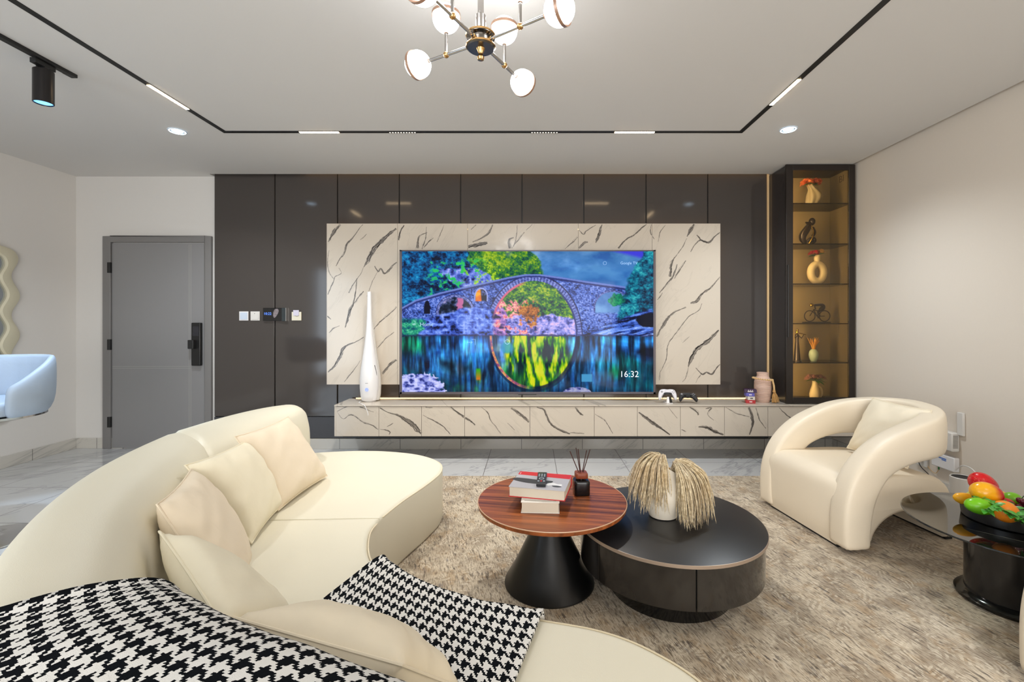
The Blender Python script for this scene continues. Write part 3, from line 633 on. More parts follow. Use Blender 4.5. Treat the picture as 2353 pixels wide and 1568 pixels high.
    f = fbm(34, 22, 4, 31, ridge=True); rk = ramp(st(f, .4, .85), [(40, 50, 124), (120, 130, 214), (176, 182, 244), (214, 216, 252)])
    img = put(img, soft(1 - ((A - 180) / 175) ** 2 - ((B - 1180) / 122) ** 2 + (f - .6) * .8, .06), rk); img = put(img, soft(1 - ((A - 1250) / 96) ** 2 - ((B - 1192) / 40) ** 2, .1), rk * .8)
    return np.clip(img, 0, 255)
NX, NY = 480, 270
img = picture(NX, NY)
sx0, sx1, sz0, sz1 = tx0 + bw, tx1 - bw, tz0 + .02, tz1 - .012
xs = np.linspace(sx0, sx1, NX) - tv.location.x; zs = np.linspace(sz1, sz0, NY) - tv.location.z
gx, gz = np.meshgrid(xs, zs); co = np.stack([gx, np.full_like(gx, -.0005), gz], -1).reshape(-1, 3)
idx = np.arange(NX * NY).reshape(NY, NX); q = np.stack([idx[:-1, :-1], idx[1:, :-1], idx[1:, 1:], idx[:-1, 1:]], -1).reshape(-1, 4)
me = bpy.data.meshes.new('screen'); me.vertices.add(len(co)); me.vertices.foreach_set('co', co.ravel()); me.loops.add(q.size); me.loops.foreach_set('vertex_index', q.ravel().astype(np.int32))
me.polygons.add(len(q)); me.polygons.foreach_set('loop_start', np.arange(0, q.size, 4, dtype=np.int32)); me.update(calc_edges=True); me.validate()
L = img.reshape(-1, 3) / 255.0; L = np.where(L <= .04045, L / 12.92, ((L + .055) / 1.055) ** 2.4)
at = me.color_attributes.new('picture', 'FLOAT_COLOR', 'POINT'); at.data.foreach_set('color', np.concatenate([L, np.ones((len(L), 1))], 1).astype(np.float32).ravel())
g = G('tv_screen'); a = g.n('ShaderNodeAttribute', attribute_name='picture'); g.set(color=(.004, .004, .005), rough=.06, spec=.10, emit_s=.92); g.put(g.b.inputs['Emission Color'], a.outputs['Color'])
me.materials.append(g.m); so = bpy.data.objects.new('screen', me); COL.objects.link(so); so.parent = tv; LOC[so.name] = LOC[tv.name].copy()
M_txt = glow('screen_text_white', (225, 232, 245), .8); M_txtd = glow('screen_text_dim', (150, 185, 225), .7)
def scr(cx, cy): return (sx0 + (sx1 - sx0) * (cx - 72) / 1690, YT - .0025, sz1 - (sz1 - sz0) * (cy - 232) / 953)
text('clock_text', '16:32', .082, scr(1600, 1066), FRONT, M_txt, so); text('logo_text', 'Google TV', .036, scr(1598, 312), FRONT, M_txtd, so); text('menu_text', 'Home', .05, scr(238, 728), FRONT, M_txtd, so)
m = MB(); p = scr(1436, 312); m.torus(.016, .0012, Matrix.Translation(p) @ Matrix.Rotation(PI / 2, 4, 'X'), 20, 4); p = scr(1436, 312); m.build('menu_icon', M_txtd, so)
m = MB(); p = scr(780, 846); m.torus(.022, .0016, Matrix.Translation(p) @ Matrix.Rotation(PI / 2, 4, 'X'), 9, 4); m.build('menu_icon', M_txtd, so)
m = MB(); a, b, c2, d2 = scr(508, 848), scr(545, 848), scr(564, 828), scr(564, 866); m.tube([a, b, scr(535, 838), b, scr(535, 858)], .0012, 4); m.build('menu_icon', M_txtd, so); m = MB(); m.tube([scr(540, 828), c2, d2], .0013, 4); m.build('menu_icon', M_txtd, so); m = MB()
m.tube([scr(1272, 612), scr(1292, 625), scr(1272, 640)], .0014, 4, closed=True)
m.build('menu_icon', M_txtd, so)

# ------------------------------------------------------------------ ceiling fittings
def YZc(v, z=ZC): return (z - HC) * FPX / (740 - v)
# recessed black track loop (three runs)
YTK = 3.41; xtl, xtr = X_(516, YTK), X_(1702, YTK)
tr = T('recessed_track', 'black recessed magnetic track running round the ceiling', 'light track', ((xtl + xtr) / 2, 2.0, ZC))
hw = .017
m = MB(); m.box(xtl - hw, xtr + hw, YTK - hw, YTK + hw, ZC - .0035, ZC - .0002); m.build('track_run', M_track, tr)
m = MB(); m.box(xtl - hw, xtl + hw, -.9, YTK - hw, ZC - .0035, ZC - .0002); m.build('track_run', M_track, tr)
m = MB(); m.box(xtr - hw, xtr + hw, -.9, YTK - hw, ZC - .0035, ZC - .0002); m.build('track_run', M_track, tr)
GLW = 'linear lights in the recessed track'
def linear(name, a, label):
    m = MB(); m.box(*a, ZC - .006, ZC - .0032); tag(m.build(name, M_warm), label, 'light', GLW)
linear('linear_light', (xtl - .011, xtl + .011, YZc(194), YZc(250)), 'glowing warm linear light in the track above the grey door side')
linear('linear_light', (xtr - .011, xtr + .011, YZc(181), YZc(240)), 'glowing warm linear light in the track nearest the cabinet wall')
linear('linear_light', (X_(688, YTK), X_(778, YTK), YTK - .010, YTK + .010), 'warm linear light in the far track run, above the tall humidifier side')
linear('linear_light', (X_(1412, YTK), X_(1503, YTK), YTK - .010, YTK + .010), 'warm linear light in the far track run, above the game controllers side')
linear('linear_light', (xtl - .011, xtl + .011, .2, .55), 'added unseen warm linear light in the near track end on the door side'); linear('linear_light', (xtr - .011, xtr + .011, .2, .55), 'added unseen warm linear light in the near track end on the cabinet side')  # both strips are added out of view to light the room
for (ua, ub, lab) in ((892, 957, 'black grille spotlight row in the track, nearest the humidifier'), (1218, 1283, 'black grille spotlight row in the track, above the television middle')):
    t = T('grille_light', lab, 'light', (X_((ua + ub) / 2, YTK), YTK, ZC - .004), group='grille spotlights in the recessed track')
    m = MB(); m.box(X_(ua, YTK), X_(ub, YTK), YTK - .012, YTK + .012, ZC - .007, ZC - .003); m.build('housing', M_track, t)
    m = MB()
    l = bpy.data.lights.new('grille_beam', 'SPOT'); l.energy = 105; l.spot_size = math.radians(105); l.spot_blend = .8; l.color = (1.0, .96, .90); l.shadow_soft_size = .04
    o = bpy.data.objects.new('grille_beam', l); COL.objects.link(o); o.location = (X_((ua + ub) / 2, YTK), YTK, ZC - .02)
    for k in range(10): m.lathe([(.0055, 0), (.0055, .001)], 10, c=(X_(ua + 4 + (ub - ua - 8) * k / 9, YTK), YTK - .002, ZC - .0082))
    m.build('lens', glow('grille_lens' + str(ua), (255, 240, 215), 3.0), t)
# recessed downlights
for (u, v, lab) in ((407, 301, 'recessed ceiling downlight with blue-white glow near the grey door'), (1811, 297, 'recessed ceiling downlight with blue-white glow near the glass cabinet')):
    y = YZc(v); x = X_(u, y)
    t = T('downlight', lab, 'downlight', (x, y, ZC), group='recessed downlights')
    m = MB(); m.lathe([(.034, -.001), (.038, -.006), (.056, -.005), (.060, -.0005)], 32, c=(x, y, ZC), cap0=False, cap1=False); m.build('trim_ring', plain('downlight_ring', (190, 200, 210), .3), t)
    m = MB(); m.torus(.050, .0035, Matrix.Translation((x, y, ZC - .005)), 32, 6); m.build('halo_ring', M_cool, t)
    m = MB(); m.lathe([(.0, -.002), (.033, -.003), (.033, -.001)], 28, c=(x, y, ZC)); m.build('lens', M_cool, t)
    l = bpy.data.lights.new('downlight_beam', 'SPOT'); l.energy = 80; l.spot_size = math.radians(140); l.spot_blend = .9; l.color = (.88, .95, 1.0); l.shadow_soft_size = .05
    o = bpy.data.objects.new('downlight_beam', l); COL.objects.link(o); o.location = (x, y, ZC - .03)
for (x, y) in ((-2.5, .3), (1.9, .3), (-1.0, -1.4), (.8, -1.4), (-.36, 3.7)):          # unseen beams without fittings, added further back over the seating
    if y > 1: continue
    l = bpy.data.lights.new('downlight_beam', 'SPOT'); l.energy = 32; l.spot_size = math.radians(130); l.spot_blend = .9; l.color = (1.0, .96, .9); l.shadow_soft_size = .06
    o = bpy.data.objects.new('downlight_beam', l); COL.objects.link(o); o.location = (x, y, ZC - .03)
for (x, y, e, cc) in ((-2.655, 2.47, 105, (.58, .77, 1.0)), (2.15, .9, 55, (.90, .95, 1.0))):   # the track spotlights: one in view, an unseen twin added over the armchairs
    l = bpy.data.lights.new('track_beam', 'SPOT'); l.energy = e; l.spot_size = math.radians(55); l.spot_blend = .25; l.color = cc; l.shadow_soft_size = .03
    o = bpy.data.objects.new('track_beam', l); COL.objects.link(o); o.location = (x, y, ZC - .26)
# surface track with one spotlight
xs_, ye = X_(170, 2.624), 2.624
t = T('surface_track', 'short black surface track on the ceiling at the door side', 'light track', (xs_, 1.8, ZC))
m = MB(); m.box(xs_ - .017, xs_ + .017, .6, ye, ZC - .018, ZC); m.build('rail', M_track, t, bevel=.002)
m = MB(); m.box(xs_ - .018, xs_ + .018, ye - .05, ye + .003, ZC - .019, ZC); m.build('end_cap', M_black, t, bevel=.002)
y = 2.47; x = xs_ - .012
t = T('track_spotlight', 'black cylinder spotlight hanging from the surface track', 'spotlight', (x, y, ZC - .25))
m = MB(); m.box(x - .016, x + .016, y - .055, y + .05, ZC - .045, ZC - .018); m.build('adapter', M_black, t, bevel=.002)
m = MB(); m.box(x - .03, x - .02, y - .012, y + .012, ZC - .10, ZC - .03); m.box(x - .03, x + .02, y - .012, y + .012, ZC - .06, ZC - .045); m.build('bracket', M_black, t, bevel=.002)
m = MB(); m.lathe([(.0, -.06), (.040, -.06), (.043, -.063), (.043, -.238), (.040, -.24), (.038, -.228), (0, -.226)], 32, c=(x, y, ZC)); m.build('lamp_body', plain('satin_black_lamp', (34, 31, 31), .3, metal=.4), t)
m = MB(); m.lathe([(0, -.232), (.037, -.234), (.037, -.229)], 28, c=(x, y, ZC)); m.build('lens', glow('spot_lens', (120, 190, 255), 1.6), t)

# ------------------------------------------------------------------ chandelier
def speck_globe():
    g = G('frosted_globe'); o, x, y, z = g.pos('obj'); n = g.noise(o, 190, 3, .7); f = g.ss(n, .53, .58)
    g.set(color=lin((240, 240, 244)), rough=.2); e = g.mix(f, (1, 1, 1), (.045, .048, .056)); g.put(g.b.inputs['Emission Color'], e); g.set(emit_s=14.0); return g.m
M_globe = speck_globe(); M_band = plain('rose_gold_band', (176, 140, 118), .3, metal=.6)
hub = Vector((-.194, 1.75, 2.300))
ch = T('chandelier', 'brass and nickel branching chandelier with eight glowing glass globes', 'chandelier', tuple(hub))
m = MB(); m.lathe([(.012, .10), (.012, .363)], 14, c=hub); m.lathe([(.020, .03), (.020, .115), (.014, .122)], 18, c=hub); m.build('stem', M_steel, ch)
m = MB(); m.lathe([(.0, .34), (.075, .34), (.085, .352), (.085, .363), (0, .363)], 32, c=hub); m.build('canopy', M_steel, ch)
m = MB(); m.lathe([(.0, -.012), (.050, -.012), (.055, -.008), (.055, .0), (.04, .004), (.04, .028), (.055, .032), (.055, .042), (.05, .046), (0, .046)], 40, c=hub); m.build('hub', plain('dark_nickel', (120, 116, 110), .24, metal=1.0), ch)
m = MB(); m.torus(.0545, .0035, Matrix.Translation(hub + Vector((0, 0, -.004))), 40, 6); m.torus(.0545, .004, Matrix.Translation(hub + Vector((0, 0, .038))), 40, 6)
m.lathe([(.0, -.055), (.012, -.054), (.014, -.045), (.009, -.038), (.009, -.03), (.014, -.018), (.017, -.012)], 20, c=hub); m.build('finial', M_brass, ch)
ends = [Vector((.097, 1.565, 2.300)), Vector((-.472, 1.899, 2.300)), Vector((-.039, 2.04, 2.300)), Vector((-.349, 1.46, 2.300))]
def globe(c, d):
    d = d.normalized(); Mx = ax(d, c); gm = MB(); gm.ball((0, 0, 0), .054, 28, 18, Mx); go = gm.build('globe', M_globe, ch)
    bm_ = MB(); bm_.lathe([(.0525, .007), (.0572, .007), (.0572, .019), (.0505, .019)], 36, Mx, cap0=False, cap1=False); bm_.build('globe_band', M_band, go)
    cm = MB(); cm.lathe([(.0, -.060), (.009, -.060), (.009, -.050), (0, -.05)], 14, Mx); cm.build('socket', M_band, go)
for e in ends:
    dv = (e - hub).normalized(); st = hub + dv * .045 + Vector((0, 0, .012)); jt = hub.lerp(e, .53) + Vector((0, 0, .012)); en = e - dv * .056 + Vector((0, 0, .012))
    m = MB(); m.tube([st, en], .0068, 10); m.build('arm', M_steel, ch)
    m = MB(); m.ball(jt, .0125, 16, 10); m.build('arm_joint', M_brass, ch); m = MB(); m.lathe([(.009, -.006), (.009, .006)], 12, ax(dv, st)); m.build('arm_collar', M_brass, ch)
    m = MB(); m.tube([jt, jt + Vector((0, 0, .088))], .0062, 10); m.build('riser', M_steel, ch)
    globe(e + Vector((0, 0, .012)), dv); globe(jt + Vector((0, 0, .145)), Vector((0, 0, 1)))

# ------------------------------------------------------------------ wall controls on the charcoal panels
def plate(u0, u1, v0, v1, lab, cat, mat, name, bev=.003, th=.010):
    m = MB(); m.box(X_(u0, YP), X_(u1, YP), YP - th, YP - .001, Z_(v1, YP), Z_(v0, YP)); return tag(m.build(name, mat, bevel=bev), lab, cat)
t = T('light_switch', 'plain white square switch, nearest the grey door', 'switch', (X_(561, YP), YP, Z_(737, YP)), group='white switches on the charcoal panel')
m = MB(); m.box(X_(550, YP), X_(571, YP), YP - .007, YP - .001, Z_(737, YP), Z_(716, YP)); m.build('plate', M_white, t, bevel=.002)
m = MB(); m.box(X_(552.5, YP), X_(569, YP), YP - .011, YP - .006, Z_(734.5, YP), Z_(718.5, YP)); m.build('rocker', plain('switch_blue_white', (196, 208, 224), .25), t, bevel=.002)
t = T('light_switch', 'white square switch with a small dot, beside the wall display', 'switch', (X_(586, YP), YP, Z_(737, YP)), group='white switches on the charcoal panel')
m = MB(); m.box(X_(576, YP), X_(597, YP), YP - .007, YP - .001, Z_(737, YP), Z_(716, YP)); m.build('plate', M_white2, t, bevel=.002)
m = MB(); m.box(X_(578.5, YP), X_(594.5, YP), YP - .011, YP - .006, Z_(734.5, YP), Z_(718.5, YP)); m.build('rocker', M_white2, t, bevel=.002)
m = MB(); m.ball((X_(586, YP), YP - .011, Z_(721, YP)), (.004, .001, .003), 8, 6); m.build('indicator', M_black, t)
t = T('wall_display', 'black wall touch display with a blue clock and moon picture', 'display', (X_(633, YP), YP, Z_(738, YP)))
m = MB(); m.box(X_(606.5, YP), X_(659, YP), YP - .022, YP - .001, Z_(737.5, YP), Z_(708, YP)); m.build('casing', M_blackgloss, t, bevel=.003)
m = MB(); m.box(X_(650, YP), X_(660, YP), YP - .026, YP - .001, Z_(738.5, YP), Z_(708, YP)); m.build('side_bar', plain('dark_teal_bar', (38, 46, 48), .25), t, bevel=.002)
m = MB(); m.box(X_(659, YP), X_(660.2, YP), YP - .027, YP - .002, Z_(738, YP), Z_(708, YP)); m.build('edge_strip', M_steel, t)
text('display_clock', '10:22', .034, (X_(617.5, YP), YP - .0235, Z_(721.5, YP)), FRONT, glow('clock_blue', (90, 140, 255), 1.3), t)
def moon():
    g = G('display_moon'); o, x, y, z = g.pos(); f = g.noise(o, 60, 4, .6); c = g.mix(f, lin((60, 40, 40)), lin((210, 200, 205))); g.put(g.b.inputs['Emission Color'], c); g.set(color=(0, 0, 0), emit_s=.6, rough=.1); return g.m
m = MB(); mp = sp2([(.0, .042), (.026, .048), (.038, .03), (.03, .004), (.012, -.026), (-.006, -.04), (-.016, -.018), (-.014, .012)], 6, True); m.prism(mp, 0, .001, Matrix.Translation((X_(634, YP), YP - .0222, Z_(721.5, YP))) @ Matrix.Rotation(PI / 2, 4, 'X')); m.build('screen_moon', moon(), t)
t = T('key_card_switch', 'white key card holder switch with a card in it', 'switch', (X_(682, YP), YP, Z_(737, YP)))
m = MB(); m.box(X_(671, YP), X_(693, YP), YP - .012, YP - .001, Z_(737, YP), Z_(717, YP)); m.build('plate', plain('warm_white_plastic', (222, 216, 196), .35), t, bevel=.003)
m = MB(); m.box(X_(675, YP), X_(688, YP), YP - .0155, YP - .011, Z_(726, YP), Z_(713, YP)); m.build('card', plain('lilac_card', (204, 200, 216), .4), t, bevel=.001)
m = MB(); m.tube([W(677, 725.5, YP - .016), W(681.5, 727.5, YP - .016), W(686, 725.5, YP - .016)], .0015, 6); m.build('slot_lip', plain('grey_lip', (120, 118, 122), .4), t)

# ------------------------------------------------------------------ glass display cabinet in the corner
CF, CB, CX0, CX1 = 4.10, 4.445, 2.312, 2.925
cab = T('display_cabinet', 'tall dark display cabinet with smoked glass front and lit shelves', 'cabinet', ((CX0 + CX1) / 2, CF, zct))
ctop = Z_(378, CF); cbot = zct + .001
M_cabin = plain('bronze_interior', (150, 132, 98), .4, scale_kind='world', var=(1.5, .06)); M_cabdark = plain('dark_bronze_frame', (34, 27, 23), .35)
m = MB(); m.box(CX0, CX0 + .018, CF + .02, 4.425, cbot, ctop); m.build('side_panel', plain('charcoal_side', (58, 53, 51), .2), cab, bevel=.002)
m = MB(); m.box(CX1 - .02, CX1, CF + .02, CB, cbot, ctop); m.build('side_panel', M_cabin, cab, bevel=.002)
m = MB(); m.box(CX0 + .018, CX1 - .02, CB - .02, CB, cbot, ctop); m.build('back_panel', M_cabin, cab)
m = MB(); m.box(CX0 + .018, CX1 - .02, CF + .02, CB - .02, ctop - .02, ctop); m.build('top_panel', M_cabdark, cab); m = MB(); m.box(CX0 + .018, CX1 - .02, CF + .02, CB - .02, cbot, cbot + .02); m.build('bottom_panel', M_cabdark, cab)
dr = MB(); fx0, fx1 = X_(1806, CF), X_(1965, CF); zf0, zf1 = cbot + .004, ctop
ix0, ix1, iz0, iz1 = X_(1822, CF), X_(1951, CF), Z_(914, CF), Z_(391, CF)
for a in ((fx0, ix0, CF, CF + .02, zf0, zf1), (ix1, fx1, CF, CF + .02, zf0, zf1), (ix0, ix1, CF, CF + .02, zf0, iz0), (ix0, ix1, CF, CF + .02, iz1, zf1)): dr.box(*a)
dr = dr.build('door_frame', M_cabdark, cab, bevel=.003)
M_smoke = thin_glass('smoked_glass', (.86, .80, .68), .8); M_shelf = thin_glass('bronze_glass_shelf', (.58, .50, .38), 1.0)
m = MB(); m.box(ix0, ix1, CF + .006, CF + .012, iz0, iz1); m.build('door_glass', M_smoke, dr, smooth=False)
m = MB(); m.tube([(fx0 + .012, CF - .012, 1.1), (fx0 + .012, CF - .012, 1.75)], .004, 8); m.box(fx0 + .008, fx0 + .016, CF - .014, CF, 1.1, 1.11); m.box(fx0 + .008, fx0 + .016, CF - .014, CF, 1.74, 1.75); m.build('door_pull', M_black, dr)
shz = []
for v in (467, 560, 652, 743, 833):
    z = Z_(v, CF + .04); shz.append(z); m = MB(); m.box(CX0 + .02, CX1 - .022, CF + .035, CB - .022, z - .009, z); m.build('shelf', M_shelf, cab, smooth=False)
shz.append(cbot + .02)
m = MB(); m.box(CX0 + .022, CX0 + .032, CF + .024, CF + .032, cbot + .03, ctop - .03); m.build('light_strip', glow('cabinet_led', (255, 232, 184), 125.0), cab)
m = MB(); m.box(CX0 - .022, CX0 - .004, 4.412, 4.424, zct + .01, 2.70); tag(m.build('corner_light_strip', glow('corner_led', (200, 168, 124), .12)), 'thin vertical light strip between the charcoal panels and the cabinet', 'light strip')
text('reflected_lettering', 'BI', .09, (CX1 - .0205, 4.26, Z_(412, 4.26)), Matrix.Rotation(-PI / 2, 3, 'Z') @ FRONT, plain('letter_reflection', (40, 30, 22), .5), cab)  # lettering reflected in the glass, made as dark letters on the panel

M_cream = plain('cream_ceramic', (224, 204, 160), .5, bump=(90, .1, .002)); M_bronze = plain('dark_bronze_figure', (46, 36, 30), .28, metal=.5); M_gold = plain('gold_accent', (214, 170, 70), .25, metal=1.0)
def bouquet(mb, c, r, n, size, seed):
    rr = random.Random(seed)
    for k in range(n):
        a = 2 * PI * k * .381966; q = math.sqrt((k + .5) / n); p = Vector((c[0] + r * q * math.cos(a), c[1] + r * .7 * q * math.sin(a), c[2] + r * .55 * (1 - q * q) + rr.uniform(-.006, .006)))
        d = (p - Vector((c[0], c[1], c[2] - r))).normalized(); Mx = ax(d, p); s = size * rr.uniform(.8, 1.15)
        for layer, (rad, op, cnt) in enumerate(((.35, .95, 3), (.7, .8, 5), (1.0, .45, 6))):
            for j in range(cnt):
                b = 2 * PI * (j / cnt + layer * .17 + rr.uniform(-.03, .03)); wd = PI / cnt * 1.25; rows = []
                for t in (0, .35, .7, 1.0):
                    row = []
                    for u in (-1, -.5, 0, .5, 1):
                        an = b + u * wd * math.sin(PI * (.25 + .6 * t)) ; rd = rad * s * (.35 + .65 * t ** .7) * (1 + (.22 if t == 1 else 0) * (1 - op) * 2); row.append((rd * math.cos(an), rd * math.sin(an), s * (t * op - .35) + (-.12 * s * u * u if t == 1 else 0)))
                    rows.append(row)
                mb.loops(rows, Mx, closed=False, cap0=False, cap1=False)
def leaf(mb, base, d, up, L, wd, bend=.25, fold=.15):
    d = Vector(d).normalized(); up = Vector(up); sd = d.cross(up).normalized(); up = sd.cross(d); rows = []
    for i in range(7):
        t = i / 6; wv = wd * math.sin(PI * min(.995, t * .93 + .05)) ** .8; p = Vector(base) + d * (L * t) - up * (bend * L * t * t)
        rows.append([tuple(p - sd * wv + up * (wv * fold * 2)), tuple(p), tuple(p + sd * wv + up * (wv * fold * 2))])
    mb.loops(rows, closed=False, cap0=False, cap1=False)
M_leaf = plain('leaf_green', (70, 122, 44), .45, var=(40, .3)); M_leafd = plain('dark_leaf', (58, 84, 40), .5, var=(40, .3))
def flowers(vase_name, label, cat, x, y, z, prof, mat, flab, fcols, r, n, size, fz, seed, shape=None):
    m = MB()
    if shape: o = shape(x, y, z, mat)
    else: m.lathe(prof, 28, c=(x, y, z)); o = m.build(vase_name, mat)
    tag(o, label, 'vase')
    f = T('flower_bunch', flab, 'flowers', (x, y, z + fz))
    b = [MB() for _ in fcols]
    for i, q in enumerate(b): bouquet(q, (x + (i - (len(fcols) - 1) / 2) * r * .9, y - .01 * (i % 2), z + fz), r * (.75 if len(fcols) > 1 else 1), n, size, seed + i); q.build('blossoms', fcols[i], f, fix=False)
    s = MB(); rr = random.Random(seed)
    for k in range(14): a = rr.uniform(0, 2 * PI); leaf(s, (x + .01 * math.cos(a), y + .01 * math.sin(a), z + fz - .02), (math.cos(a), math.sin(a) * .6, rr.uniform(-.1, .7)), (0, 0, 1), r * rr.uniform(.8, 1.3), .014)
    s.build('leaves', M_leaf, f, fix=False)
YS = 4.26
# top shelf: twisted vase, orange roses
def twisted(x, y, z, mat):
    m = MB(); rings = []
    for k in range(25):
        t = k / 24; h = .20 * t; r = .055 * (.75 + .45 * math.sin(PI * min(1, t * 1.25)) - .5 * max(0, t - .55)) ; off = .03 * math.sin(t * PI * 1.2 - .3)
        rings.append([(x + off + r * (1 + .10 * math.cos(6 * a + t * 4)) * math.cos(a), y + r * (1 + .10 * math.cos(6 * a + t * 4)) * math.sin(a), z + h) for a in [2 * PI * i / 48 for i in range(48)]])
    m.loops(rings); return m.build('twisted_vase', mat)
flowers('twisted_vase', 'fluted grey-cream vase on the top cabinet shelf', 'vase', X_(1864, YS), YS, shz[0] + .001, None, plain('stone_ceramic', (176, 160, 128), .5), 'orange rose bunch in the top shelf vase',
        [plain('orange_petal', (238, 128, 66), .5), plain('coral_petal', (214, 104, 70), .5)], .065, 5, .036, .215, 11, twisted)
# thinking figure
x, y, z = X_(1856, YS), YS, shz[1] + .001
t = T('abstract_figurine', 'dark abstract seated figure on the second cabinet shelf', 'figurine', (x, y, z))
m = MB()
m.tube(spline([(x - .018, y, z + .018), (x - .045, y, z + .05), (x - .05, y, z + .09), (x - .02, y, z + .14), (x + .012, y, z + .185), (x + .02, y, z + .20)], 5), [.016 + .02 * math.sin(PI * k / 25) for k in range(26)], 10)
m.tube(spline([(x + .01, y - .03, z + .020), (x + .04, y - .03, z + .035), (x + .035, y - .03, z + .06), (x, y - .03, z + .055), (x - .02, y - .02, z + .03)], 5), .018, 10)
m.tube(spline([(x + .03, y - .02, z + .17), (x + .045, y - .03, z + .12), (x + .02, y - .04, z + .08)], 5), .014, 8)
m.build('figure', M_bronze, t, subsurf=1)
m = MB(); m.ball((x + .038, y, z + .225), (.028, .03, .036), 16, 12); m.tube([(x + .03, y, z + .212), (x - .005, y - .01, z + .205), (x - .03, y - .015, z + .215)], [.02, .016, .006], 10); m.build('figure_head', M_bronze, t)
m = MB(); m.tube(spline([(x - .02, y - .04, z + .008), (x + .005, y - .052, z + .06), (x + .02, y - .05, z + .12), (x + .012, y - .03, z + .185)], 5), .004, 6); m.build('gold_line', M_gold, t)
# donut vase with red flowers
def donut(x, y, z, mat):
    m = MB(); R = .062; path = [(R * math.cos(a) * .95, 0, R * 1.28 * math.sin(a)) for a in [2 * PI * i / 40 for i in range(40)]]
    m.tube([(x + p[0], y, z + .112 + p[2]) for p in path], .032, 14, closed=True); m.lathe([(.022, .2), (.026, .235), (.028, .275), (.024, .275), (.02, .21)], 20, c=(x, y, z)); return m.build('ring_vase', mat)
flowers('ring_vase', 'cream ring-shaped vase on the third cabinet shelf', 'vase', X_(1877, YS), YS, shz[2] + .001, None, M_cream, 'red and yellow flower bunch in the ring vase',
        [plain('red_petal', (206, 44, 52), .5), plain('yellow_petal', (222, 176, 92), .5)], .05, 5, .026, .295, 21, donut)
# cyclist
x, y, z = X_(1877, YS), YS, shz[3] + .001
t = T('cyclist_figurine', 'dark cyclist sculpture with gold head on the fourth cabinet shelf', 'figurine', (x, y, z))
m = MB(); m.box(x - .125, x + .115, y - .025, y + .025, z, z + .012); m.build('sculpture_base', M_bronze, t, bevel=.002)
RX = Matrix.Rotation(PI / 2, 4, 'X')
for cx in (x - .068, x + .070): m = MB(); m.torus(.050, .0045, Matrix.Translation((cx, y, z + .066)) @ RX, 40, 8); m.build('wheel', M_bronze, t)
m = MB()
m.tube([(x - .068, y, z + .066), (x - .028, y, z + .13)], .004, 8); m.tube([(x - .03, y, z + .12), (x + .0, y, z + .062), (x + .07, y, z + .066)], .004, 8); m.tube([(x + .0, y, z + .062), (x + .022, y, z + .12)], .004, 8); m.tube([(x - .03, y, z + .12), (x + .022, y, z + .115)], .004, 8)
m.build('bicycle_frame', M_bronze, t)
m = MB(); m.tube(spline([(x + .03, y, z + .118), (x + .058, y, z + .15), (x + .045, y, z + .168), (x, y, z + .168), (x - .028, y, z + .165)], 5), [.016, .02, .022, .022, .02, .018, .018, .017, .016, .016, .015, .014, .013, .012, .012, .012, .012, .012, .012, .011, .010], 10)
m.tube([(x - .024, y, z + .162), (x - .022, y - .012, z + .13), (x - .042, y - .012, z + .122)], .006, 8); m.tube(spline([(x + .03, y - .012, z + .12), (x + .0, y - .015, z + .105), (x + .012, y - .015, z + .07), (x + .0, y - .012, z + .045)], 4), [.014, .013, .012, .011, .011, .010, .010, .009, .009, .008, .008, .007, .006], 8); m.build('rider', M_bronze, t)
m = MB(); m.ball((x - .052, y, z + .168), (.017, .014, .015), 14, 10); m.build('rider_head', M_gold, t)
# violinist
x, y, z = X_(1831, 4.22), 4.22, shz[4] + .001
t = T('violinist_figurine', 'slim dark violinist statuette on the fifth cabinet shelf', 'figurine', (x, y, z))
m = MB(); m.lathe([(.038, 0), (.038, .008), (.030, .012), (.026, .06), (.018, .15), (.013, .20), (.018, .235), (.016, .25), (.006, .26)], 20, c=(x, y, z)); m.build('dress', M_bronze, t)
m = MB(); m.tube([(x + .012, y, z + .245), (x + .035, y - .01, z + .215), (x + .058, y - .01, z + .25)], [.006, .006, .004], 8); m.tube([(x - .012, y, z + .245), (x - .025, y - .01, z + .22), (x + .004, y - .02, z + .245)], [.006, .006, .004], 8); m.build('arms', M_bronze, t)
m = MB(); m.ball((x, y, z + .275), (.012, .013, .016), 12, 10); m.ball((x + .004, y, z + .293), (.010, .01, .007), 10, 8); m.tube([(x + .012, y - .012, z + .262), (x + .075, y - .014, z + .248)], [.006, .002], 6); m.build('head_and_violin', M_gold, t)
# celadon vase with dried stems
x, y, z = X_(1869, 4.25), 4.25, shz[4] + .001
m = MB(); m.lathe([(.022, 0), (.026, .004), (.038, .03), (.042, .06), (.036, .09), (.022, .108), (.018, .112), (.015, .106)], 28, c=(x, y, z), cap1=False); tag(m.build('celadon_vase', plain('celadon_glaze', (176, 192, 168), .25)), 'small pale green vase on the fifth cabinet shelf', 'vase')
m = MB(); rr = random.Random(5)
for k in range(46):
    a, q = rr.uniform(0, 2 * PI), rr.uniform(.1, 1); m.tube([(x + .006 * math.cos(a), y + .006 * math.sin(a), z + .085), (x + .02 * q * math.cos(a), y + .02 * q * math.sin(a), z + .15), (x + .05 * q * math.cos(a), y + .045 * q * math.sin(a), z + .15 + rr.uniform(.02, .075))], [.0012, .003, .002], 5)
tag(m.build('dried_stems', plain('amber_stems', (226, 160, 52), .6)), 'orange dried stems in the pale green vase', 'dried flowers')
